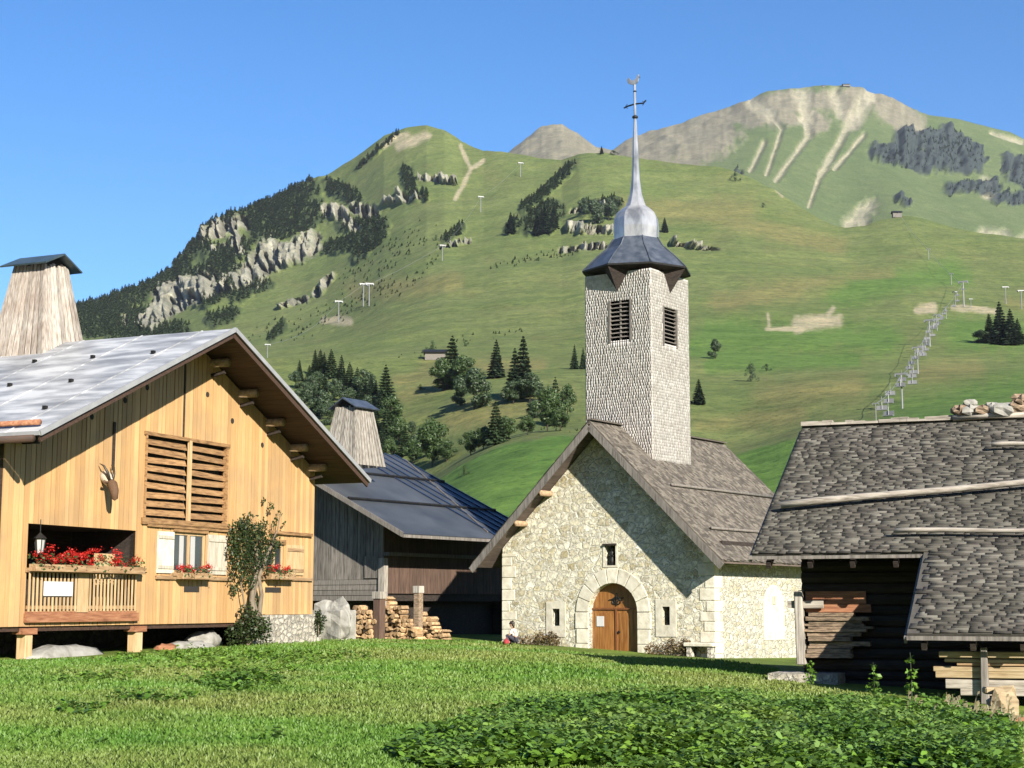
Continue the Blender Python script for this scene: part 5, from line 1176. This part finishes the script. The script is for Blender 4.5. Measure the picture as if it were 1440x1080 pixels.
def tree(kind, px, py, hp, label, grp, layer='A', widen=1.0):
    P = terr(px, py, layer); h = hp*P[1]/FPX; key = (kind, rnd.randrange(2))
    if key not in PR:
        nm, (V_, F_, mt), tk, t = proto(kind, 10*len(PR)+3); COL.objects.link(t); bulk('crown', V_, F_, mt, t); tk.build('trunk', 'bark', t, True); PR[key] = t; o = t
    else: o = copy_tree(PR[key])
    o.location = [float(c) for c in P]; o.rotation_euler = (0, 0, rnd.uniform(0, 6.28)); s = h; k_ = 1.08 if kind[0] == 's' else 1.22; o.scale = (s*widen*k_, s*widen*k_, s*1.1)
    return tag(o, label, {'spruce': 'tree', 'broadleaf_tree': 'tree', 'bush': 'bush'}[o.name.split('.')[0]], grp)
TL = [
 ('sl', 636, 548, 68, 'tall light green spruce at the left of the middle tree group', 'tree group on the middle slope', 1.25), ('b', 622, 552, 44, 'small round tree at the left foot of the tall light green spruce', 'tree group on the middle slope', 1.1),
 ('bd', 667, 576, 56, 'broad dark round tree in front of the tall light green spruce', 'tree group on the middle slope', 1.1), ('bd', 648, 572, 34, 'low dark tree left of the broad dark round tree', 'tree group on the middle slope', 1.0), ('b', 653, 548, 46, 'pale tree behind the broad dark round tree', 'tree group on the middle slope', 1.0),
 ('s', 698, 534, 50, 'single dark spruce standing between the two tree groups', 'tree group on the middle slope', 1.3), ('s', 736, 560, 80, 'tallest dark spruce right of the middle of the slope', 'tree group on the middle slope', 1.2), ('s', 724, 562, 66, 'dark spruce just left of the tallest one', 'tree group on the middle slope', 1.2), ('bd', 745, 566, 42, 'dark bushy tree at the right foot of the tallest spruce', 'tree group on the middle slope', 1.1), ('bd', 722, 568, 32, 'low dark bushy tree at the left foot of the tallest spruce', 'tree group on the middle slope', 1.1),
 ('s', 808, 519, 32, 'small dark spruce left of the bell tower, further from it', 'spruces left of the tower', 1.0), ('s', 820, 519, 28, 'small dark spruce touching the left edge of the bell tower', 'spruces left of the tower', 1.0),
 ('b', 608, 655, 66, 'loose green tree just above the blue barn roof', 'trees along the brow of the bright meadow', .9), ('b', 628, 648, 30, 'low tree right of the loose green tree', 'trees along the brow of the bright meadow', 1.2), ('b', 662, 640, 34, 'round tree on the brow of the bright meadow', 'trees along the brow of the bright meadow', 1.2), ('sl', 697, 626, 56, 'pointed green tree on the brow of the bright meadow', 'trees along the brow of the bright meadow', 1.2), ('b', 680, 632, 32, 'small tree left of the pointed green tree', 'trees along the brow of the bright meadow', 1.2), ('b', 712, 620, 34, 'small tree right of the pointed green tree', 'trees along the brow of the bright meadow', 1.1),
 ('b', 742, 612, 26, 'low shrubby tree at the left of the loose group', 'loose trees left of the tower', 1.3), ('b', 770, 606, 62, 'tall loose tree in the group left of the tower', 'loose trees left of the tower', .9), ('sl', 781, 596, 62, 'pointed tree in the group left of the tower', 'loose trees left of the tower', .9), ('b', 798, 590, 48, 'slim tree nearest the tower in the loose group', 'loose trees left of the tower', .7), ('bd', 752, 586, 24, 'flat dark bush left of the tall loose tree', 'loose trees left of the tower', 1.4), ('b', 788, 606, 30, 'low green tree under the pointed tree of the loose group', 'loose trees left of the tower', 1.3),
 ('bd', 1006, 502, 27, 'round dark tree on the slope right of the tower', 'trees right of the tower', .9), ('s', 983, 569, 33, 'dark spruce half hidden by the right edge of the tower', 'trees right of the tower', 1.6), ('v', 1056, 536, 25, 'broad round bush right of the tower', 'trees right of the tower', .8), ('v', 1078, 518, 10, 'flat small bush up right of the broad round bush', 'trees right of the tower', 1.2),
 ('s', 1407, 487, 56, 'tallest dark spruce of the clump at the right edge', 'spruce clump at the right edge', 1.4), ('s', 1392, 484, 38, 'left spruce of the clump at the right edge', 'spruce clump at the right edge', 1.6), ('s', 1422, 488, 48, 'right spruce of the clump at the right edge', 'spruce clump at the right edge', 1.5), ('bd', 1380, 484, 18, 'low dark bush at the left foot of the right-hand spruce clump', 'spruce clump at the right edge', 1.5), ('s', 1432, 486, 34, 'outermost spruce of the clump, at the photo edge', 'spruce clump at the right edge', 1.5),
 ('bd', 836, 316, 34, 'dark rounded tree on the rocky ledge left of the spire', 'trees on the rocky ledge', 1.0), ('bd', 856, 312, 32, 'dark tree beside the spire bulb on the rocky ledge', 'trees on the rocky ledge', 1.0), ('bd', 821, 308, 24, 'smaller tree at the left of the rocky ledge', 'trees on the rocky ledge', 1.0), ('s', 935, 330, 20, 'small dark tree right of the spire bulb', 'trees on the rocky ledge', 1.5), ('s', 718, 332, 28, 'dark spruce left of the steep wooded strip', 'trees on the rocky ledge', 1.4), ('s', 765, 333, 38, 'dark spruce at the foot of the steep wooded strip', 'trees on the rocky ledge', 1.5), ('s', 755, 333, 28, 'smaller spruce at the foot of the steep wooded strip', 'trees on the rocky ledge', 1.4), ('s', 778, 325, 30, 'spruce right of the foot of the steep wooded strip', 'trees on the rocky ledge', 1.3),
 ('v', 1034, 250, 13, 'dark bush on the ridge below the scree gullies', 'bushes on the ridge', 1.0), ('v', 1073, 290, 7, 'tiny bush on the slope under the gullies', 'bushes on the ridge', 1.0), ('s', 846, 217, 11, 'lone tiny tree standing on the crest left of the spire', 'bushes on the ridge', 1.4), ('v', 862, 218, 7, 'small bush on the crest beside the spire', 'bushes on the ridge', 1.8),
 ('u', 653, 670, 13, 'dark bush alone on the bright green meadow', 'bushes on the slopes', 1.2), ('u', 591, 552, 9, 'tiny bush left of the middle tree group', 'bushes on the slopes', 1.2), ('u', 613, 340, 8, 'bush above the lift pylon on the upper slope', 'bushes on the slopes', 1.0), ('u', 608, 490, 14, 'pale small tree above the middle tree group', 'bushes on the slopes', 1.0), ('u', 655, 482, 10, 'small bush above the middle tree group, right of the pale tree', 'bushes on the slopes', 1.0),
]
for k_, px, py, hp, lb2, gp, wd in TL: tree(k_, px, py, hp, lb2, gp, widen=wd)
rt = random.Random(99)
# wood left of the chimney: every tree a thing
row = [(422, 536, 26), (434, 538, 22), (441, 528, 34), (449, 528, 32), (457, 529, 30), (467, 532, 36), (480, 545, 42), (491, 552, 40), (500, 556, 36), (510, 562, 44), (521, 566, 36), (530, 572, 34), (541, 576, 52), (535, 590, 38), (552, 602, 42), (545, 618, 44), (560, 628, 40), (538, 636, 40), (570, 640, 36), (528, 612, 40), (516, 590, 34), (505, 580, 36), (494, 580, 30), (483, 572, 32), (470, 565, 34), (458, 562, 36), (446, 558, 34), (436, 560, 30), (428, 572, 36), (440, 585, 36), (452, 592, 38), (464, 600, 30), (520, 650, 40), (550, 650, 36), (582, 652, 34), (578, 618, 26), (590, 632, 28), (416, 548, 24), (600, 640, 22)]
ORD = 'first second third fourth fifth sixth seventh eighth ninth tenth eleventh twelfth thirteenth fourteenth fifteenth sixteenth seventeenth eighteenth nineteenth twentieth twenty-first twenty-second twenty-third twenty-fourth twenty-fifth twenty-sixth twenty-seventh twenty-eighth twenty-ninth thirtieth thirty-first thirty-second thirty-third thirty-fourth thirty-fifth thirty-sixth thirty-seventh thirty-eighth thirty-ninth fortieth'.split()
row.sort(key=lambda r: (0 if r[1] < 560 else 1 if r[1] < 605 else 2, r[0])); lastb = None
for i, (px, py, hp) in enumerate(row):
    bnd_ = 'upper middle lower'.split()[0 if py < 560 else 1 if py < 605 else 2]; nth = 0 if bnd_ != lastb else nth+1; lastb = bnd_
    kd = rt.choice(['s', 's', 'sl', 'bd']) if px < 545 else rt.choice(['b', 'bd', 'b', 'sl'])
    lb2 = {'s': f'dark pointed spruce, {ORD[nth]} from left in the {bnd_} row of the left wood', 'sl': f'greener wide spruce, {ORD[nth]} from left in the {bnd_} row of the left wood', 'bd': f'dark rounded tree, {ORD[nth]} from left in the {bnd_} row of the left wood', 'b': f'light green leafy tree, {ORD[nth]} from left in the {bnd_} row of the left wood'}[kd]
    tree(kd, px+rt.uniform(-2, 2), py, hp*rt.uniform(.9, 1.1), lb2, {'s': 'pointed spruces in the left wood', 'sl': 'wide spruces in the left wood', 'bd': 'rounded trees in the left wood', 'b': 'leafy trees of the left wood'}[kd], widen=1.25 if kd[0] == 's' else 1.0)
# forested cliffs and strips too many to count
def forest(name, CAPS, N, h0, h1, layer, seed, mt, nq=70):
    rr = np.random.default_rng(seed); base, Fb = conifer_mesh('x', nq, seed, None, .24); w = np.array([(math.hypot(a[2]-a[0], a[3]-a[1])+a[4])*a[4] for a in CAPS]); w /= w.sum(); VV = []; FF = []; k = 0
    for i in rr.choice(len(CAPS), N, p=w):
        x0, y0, x1, y1, r = CAPS[i]; t = rr.random(); a = rr.uniform(0, 6.28); q = r*1.05*math.sqrt(rr.random()); px, py = x0+(x1-x0)*t+q*math.cos(a), y0+(y1-y0)*t+q*math.sin(a)
        sky_ = (SKYA if layer == 'A' else SKYB)(px)
        if py < sky_+.5: py = sky_+rr.uniform(.5, 2)
        if layer == 'A' and rr.random() < .82 and any(math.hypot(px-(x0+(x1-x0)*q2), py-(y0+(y1-y0)*q2)) < r2*.85 for x0, y0, x1, y1, r2 in ROCKA for q2 in (0, .5, 1)): continue
        P = terr(px, py, layer); h = rr.uniform(h0, h1)*P[1]/FPX; a = rr.uniform(0, 6.28); c_, s_ = math.cos(a), math.sin(a)
        Q = base*np.array([h*1.35, h*1.35, h]); Q = np.stack([Q[:, 0]*c_-Q[:, 1]*s_, Q[:, 0]*s_+Q[:, 1]*c_, Q[:, 2]], 1)+P; VV.append(Q); FF.append(Fb+k); k += len(Q)
    o = bulk(name, np.concatenate(VV), np.concatenate(FF), mt); return o
o = forest('forest', FORA, 5200, 4.5, 9.5, 'A', 5, 'forest'); tag(o, 'dark conifer forest covering the cliffs and gullies of the left mountain', 'forest', kind='stuff')
SCR = [(400, 470, 560, 400, 14), (560, 420, 620, 350, 8), (480, 400, 600, 330, 18), (560, 500, 640, 490, 4), (330, 480, 420, 440, 6), (690, 380, 880, 340, 8), (640, 470, 740, 455, 4), (740, 600, 810, 606, 3)]
o = forest('mountain_scrub', SCR, 420, 2, 5, 'A', 6, 'decid', 40); tag(o, 'scattered low bushes on the upper pasture', 'bushes', kind='stuff')
o = forest('cliff_forest', SHADEB, 420, 2.5, 5, 'B', 7, 'forest', 40); tag(o, 'dark trees on the shaded cliffs of the far right peak', 'forest', kind='stuff')

# ================================================================== SKI LIFTS
def pylon_proto():
    t = bpy.data.objects.new('lift_pylon', None); COL.objects.link(t)
    MB().tube([(0, 0, -.05), (0, 0, .95)], [.035, .026], 8).build('mast', 'steel', t); MB().box(-.22, .22, -.025, .025, .93, .98).build('crossarm', 'steel', t)
    for s in (-1, 1): MB().box(s*.2-.02, s*.2+.02, -.12, .12, .88, .94).build('sheave_train', 'steel', t)
    return t
PP = None
def pylon(px, py, hp, label, grp, layer='A', rz=0):
    global PP
    P = terr(px, py, layer); h = hp*P[1]/FPX; first = PP is None
    if first: PP = pylon_proto()
    o = PP if first else copy_tree(PP); o.location = [float(c) for c in P]; o.scale = (h*.8, h*.8, h); o.rotation_euler = (0, 0, rz); tag(o, label, 'lift pylon', grp); return P+np.array([0, 0, h*.93])
G1, G2 = 'pylons of the long lift on the right', 'pylons of the left lift'
LR = [(1232, 592, 26), (1269, 575, 52), (1291, 524, 40), (1308, 490, 40), (1318, 468, 24), (1331, 452, 18), (1356, 440, 38), (1338, 400, 17), (1306, 363, 16), (1263, 300, 9)]
nm = ['lowest lift pylon behind the barn ridge', 'tallest lift pylon above the barn roof', 'lift pylon second above the barn roof', 'lift pylon third above the barn roof', 'short lift pylon below the junction', 'lift pylon at the pale track', 'tall lift pylon at the top of the steep dotted lift', 'lift pylon on the green knoll', 'lift pylon high on the right slope', 'tiny lift pylon on the crest under the far peak']
tops = [pylon(px, py, hp, l, G1, rz=-.5) for (px, py, hp), l in zip(LR, nm)]
for (px, py, hp), l in zip([(1344, 438, 20), (1366, 442, 16), (1415, 436, 26), (1437, 440, 28)], ['short mast left of the tall junction pylon', 'short mast right of the tall junction pylon', 'lift pylon left of the spruce clump top', 'lift pylon at the photo edge above the spruce clump']): pylon(px, py, hp, l, G1)
t2 = [pylon(px, py, hp, l, G2, rz=.3) for (px, py, hp), l in zip([(376, 502, 24), (476, 450, 32), (511, 431, 34), (519, 430, 34), (622, 368, 24), (676, 302, 24), (732, 248, 22)], ['pylon just above the chalet roof verge', 'lone pylon on its pale gravel pad', 'left one of the twin pylons', 'right one of the twin pylons', 'pylon beside the ledge on the upper slope', 'pylon midway up to the saddle', 'highest pylon under the saddle'])]
# cables with chairs
def cable(name, label, pts, rad, sag):
    V0 = np.array(pts[0]); Lp = []
    for a, b in zip(pts, pts[1:]):
        for k in range(6): t = k/6; q = a*(1-t)+b*t; q = q-np.array([0, 0, sag*4*t*(1-t)*np.linalg.norm(b-a)]); Lp.append(q-V0)
    Lp.append(pts[-1]-V0); o = MB().tube([tuple(q) for q in Lp], rad, 5).build(name, 'steel', None); o.location = [float(c) for c in V0]; tag(o, label, 'cable'); return [q+V0 for q in Lp]
c1_ = cable('lift_cable', 'cable of the chairlift climbing the right slope over the barn ridge', tops[:7], .05, .012)
cable('lift_cable', 'thin cable running from the junction pylon to the high crest', tops[6:], .09, .01)
cable('lift_cable', 'cable of the left lift crossing the upper pasture to the saddle', t2, .07, .012)
ch0 = None; arr = np.array(c1_); seg = np.linalg.norm(np.diff(arr, axis=0), axis=1); cum = np.concatenate([[0], np.cumsum(seg)]); NCH = 40
for i in range(NCH):
    s = cum[-1]*(i+.5)/NCH; q = np.array([np.interp(s, cum, arr[:, k]) for k in range(3)])
    if ch0 is None:
        ch0 = bpy.data.objects.new('lift_chair', None); COL.objects.link(ch0)
        MB().tube([(0, 0, 0), (0, .15, -.8), (0, .1, -2.0)], .06, 5).build('hanger', 'steel', ch0); MB().box(-.85, .85, -.3, .3, -2.2, -2.05).build('seat', 'steel', ch0); MB().box(-.85, .85, .22, .3, -2.0, -1.4).build('backrest', 'steel', ch0); c_o = ch0
    else: c_o = copy_tree(ch0)
    c_o.location = [float(x) for x in q+np.array([rt.uniform(-1.6, 1.6), 0, 0])]; c_o.rotation_euler = (0, 0, -.5+rt.uniform(-.2, .2)); tag(c_o, ORD[i]+' grey lift chair counted upward from the shingled barn ridge', 'lift chair', 'chairs hanging on the right chairlift')
# summit huts
def hut(name, label, px, py, layer, w, h):
    P = terr(px, py, layer); o = thing(name, label, 'hut', P-np.array([0, 0, .5])); MB().box(-w/2, w/2, -w/3, w/3, 0, h).build('wall', 'greyw', o)
    MB().slab([(-w*.6, -w*.45, h), (w*.6, -w*.45, h), (w*.6, 0, h*1.45), (-w*.6, 0, h*1.45)], .3).slab([(w*.6, w*.45, h), (-w*.6, w*.45, h), (-w*.6, 0, h*1.45), (w*.6, 0, h*1.45)], .3).build('roof', 'iron', o)
hut('summit_station', 'dark lift station on the summit of the far right peak', 1190, 121, 'B', 17, 5)
hut('summit_hut', 'tiny pale hut left of the summit station', 1158, 122, 'B', 6, 3.5)
hut('mountain_hut', 'tiny pale hut on the crest below the far right peak', 1261, 296, 'A', 7, 4)
hut('chalet_hut', 'small grey hut above the middle tree group', 612, 502, 'A', 6, 2.4)

# ================================================================== MEADOW: grass and broad-leaved plants
BND = curve([(-200, 37.5), (0, 38), (200, 41), (340, 46), (350, 46.5), (440, 53), (455, 60), (620, 63.5), (700, 63), (760, 58), (910, 50), (1010, 45), (1075, 40), (1096, 35), (1114, 33.5), (1200, 31.5), (1300, 28.2), (1400, 26), (1600, 23)])
def scatter(n, zmin, zmax, rr, pw=1.6, x0=-120, x1=1560):
    px = rr.uniform(x0, x1, n); u = rr.random(n); e = 1-pw; Y = (zmin**e+(zmax**e-zmin**e)*u)**(1/e); ok = Y < BND(px)-.1; px, Y = px[ok], Y[ok]
    X = (px-720)/FPX*Y*1.045; return px, X, Y
rr = np.random.default_rng(17)
px, X, Y = scatter(330000, 14.2, 63, rr, 1.9); Z = np.concatenate([ground(X[i:i+20000], Y[i:i+20000]) for i in range(0, len(X), 20000)])
n = len(X); pat = vnoise(X*.35, Y*.25, 3); hgt = (.03+.055*rr.random(n))*(.55+.8*pat)*(1+.25*np.clip((Y-30)/30, 0, 1)); wd = .006+.00042*Y
az = rr.uniform(0, 6.28, n); lean = rr.uniform(.1, .9, n)*hgt; ca_, sa_ = np.cos(az), np.sin(az); a2 = az+rr.uniform(1, 2, n)
b0 = np.stack([X-wd*ca_, Y-wd*sa_, Z-.01], 1); b1 = np.stack([X+wd*ca_, Y+wd*sa_, Z-.01], 1); m_ = np.stack([X+lean*.35*np.cos(a2), Y+lean*.35*np.sin(a2), Z+hgt*.6], 1); dw = np.stack([wd*ca_*.8, wd*sa_*.8, wd*0], 1)
tp = np.stack([X+lean*np.cos(a2), Y+lean*np.sin(a2), Z+hgt], 1)
V_ = np.stack([b0, b1, m_+dw, tp, m_-dw], 1).reshape(-1, 3); F_ = np.arange(5*n).reshape(-1, 5)
gr = bulk('grass', V_, F_, 'grass'); tag(gr, 'short meadow grass in front of the buildings', 'grass', kind='stuff')
def dock_mask(px, py):
    m = np.zeros_like(px)
    for x0, y0, rx, ry, s in ((1130, 1040, 330, 48, 1.3), (1330, 1060, 110, 45, 1.1), (980, 1015, 260, 30, 1.0), (820, 1035, 200, 40, .8), (660, 1050, 100, 30, .55), (330, 930, 170, 22, .22), (210, 975, 170, 45, .14), (360, 960, 60, 14, .4), (170, 1000, 60, 10, .3), (60, 985, 80, 30, .1), (470, 925, 90, 12, .2), (100, 1045, 130, 25, .1), (380, 1060, 120, 15, .1), (430, 1040, 60, 8, .2)):
        m = np.maximum(m, s*np.clip(1.5-((px-x0)/rx)**2-((py-y0)/ry)**2, 0, 1.1)**1.4)
    return m
def dock(N, smin, smax, hmax, seed, mt, fac=1.0):
    rr = np.random.default_rng(seed); px, X, Y = scatter(N, 14.2, 50, rr, 2.1); Z = ground(X, Y); py = 850-Z/Y*FPX
    pr = dock_mask(px, py)*(.35+1.1*vnoise(X*.9, Y*.6, 9)); pr = np.where((pr < .16) | ((px > 1378) & (py > 985)) | ((px > 1045) & (px < 1128) & (py < 992) & (Y > 26)), 0, pr); ok = rr.random(len(px)) < pr*fac; X, Y, Z, pr = X[ok], Y[ok], Z[ok], pr[ok]; n = len(X); K = 5
    rt_ = np.repeat(np.arange(n), K); m = len(rt_); az = rr.uniform(0, 6.28, m); el = rr.uniform(.15, 1.1, m); H_ = (hmax*(.35+1.3*np.clip(vnoise(X*1.5, Y*.8, 21), .1, 1)[rt_]*rr.random(m)+.1)*(.5+.6*np.clip(pr[rt_], 0, 1))); s = rr.uniform(smin, smax, m)
    d = np.stack([np.cos(az)*np.cos(el*.6), np.sin(az)*np.cos(el*.6), np.sin(el*.6)*.9], 1); t = np.stack([-np.sin(az), np.cos(az), rr.normal(0, .5, m)], 1)
    c = np.stack([X[rt_]+np.cos(az)*.06, Y[rt_]+np.sin(az)*.06, Z[rt_]+H_], 1); s = s[:, None]; up = np.array([0, 0, 1.])
    V_ = np.stack([c-d*s*.5, c-d*s*.15+t*s*.30+up*s*.06, c+d*s*.25+t*s*.22+up*s*.03, c+d*s*.6-up*s*.12, c+d*s*.25-t*s*.22+up*s*.03, c-d*s*.15-t*s*.30+up*s*.06], 1).reshape(-1, 3)
    return bulk('broad_leaved_plants', V_, np.arange(6*m).reshape(-1, 6), mt)
o = dock(100000, .05, .14, .20, 23, 'dock', .6); o2 = dock(60000, .04, .09, .27, 24, 'nettle', .40); o2.name = 'upright_weeds'; tag(o2, 'lighter small leaved weeds growing between the dock leaves', 'plants', kind='stuff'); tag(o, 'broad green dock leaves covering the near right of the meadow', 'plants', kind='stuff')
# straw-coloured stalks near the plank pile
rr = np.random.default_rng(29); P0 = at(1375, 1045, 25.5); n = 70
X = P0[0]+rr.normal(0, .45, n); Y = P0[1]+rr.normal(0, .7, n); Z = ground(X, Y); mb = MB()
for x, y, z in zip(X, Y, Z):
    h = rnd.uniform(.12, .45); a, b = rnd.uniform(-.12, .12), rnd.uniform(-.12, .12); mb.add([(x-.012, y, z), (x+.012, y, z), (x+a+.006, y+b, z+h), (x+a-.006, y+b, z+h)], [(0, 1, 2, 3)])
    for k in range(3): q = rnd.uniform(.4, 1); mb.add([(x+a*q, y+b*q, z+h*q), (x+a*q+.04, y+b*q, z+h*q+.02), (x+a*q+.05, y+b*q+.01, z+h*q+.06), (x+a*q+.01, y+b*q, z+h*q+.05)], [(0, 1, 2, 3)])
o = mb.build('dry_stalks', 'dry', None, fix=False); tag(o, 'straw coloured dry stalks at the foot of the plank pile', 'plants', kind='stuff')
def weed(px, py, Y_, h, label):
    P = at(px, py, Y_); g = gz(P[0], P[1]); t = thing('tall_weed', label, 'weed', (P[0], P[1], g), 0, 'tall weeds before the dark barn')
    MB().tube([(0, 0, -.05), (.01, 0, h*.5), (0, .01, h)], [.012, .009, .004], 5).build('stalk', 'vine', t); V_, F_ = leafcloud([(0, 0, h*.35, .13), (.02, 0, h*.6, .1), (0, 0, h*.85, .08)], 90, (.05, .12), int(px)); bulk('leaves', V_, F_, 'dock', t)
weed(1283, 1010, 29, .95, 'tall leafy weed in front of the dark barn, left of the plank pile'); weed(1230, 1003, 30, .7, 'shorter weed further left before the dark barn'); weed(1140, 985, 33, .55, 'low weed at the barn stone corner')

# ================================================================== AIR
hz = bpy.data.meshes.new('haze'); hb_ = MB().box(-4200, 4200, -3800, 6200, -12, 1500); ho_ = hb_.build('haze', 'black')
hm, nt, b = new_mat('haze_air'); nt.nodes.remove(b); vp = nd(nt, 'VolumePrincipled'); vp.inputs['Density'].default_value = 0.00003; vp.inputs['Color'].default_value = (.75, .84, 1, 1); vp.inputs['Anisotropy'].default_value = .1
nt.links.new(vp.outputs[0], nt.nodes['Material Output'].inputs['Volume']); ho_.data.materials.clear(); ho_.data.materials.append(hm); ho_['kind'] = 'stuff'; ho_['label'] = 'thin bluish mountain air over the valley'
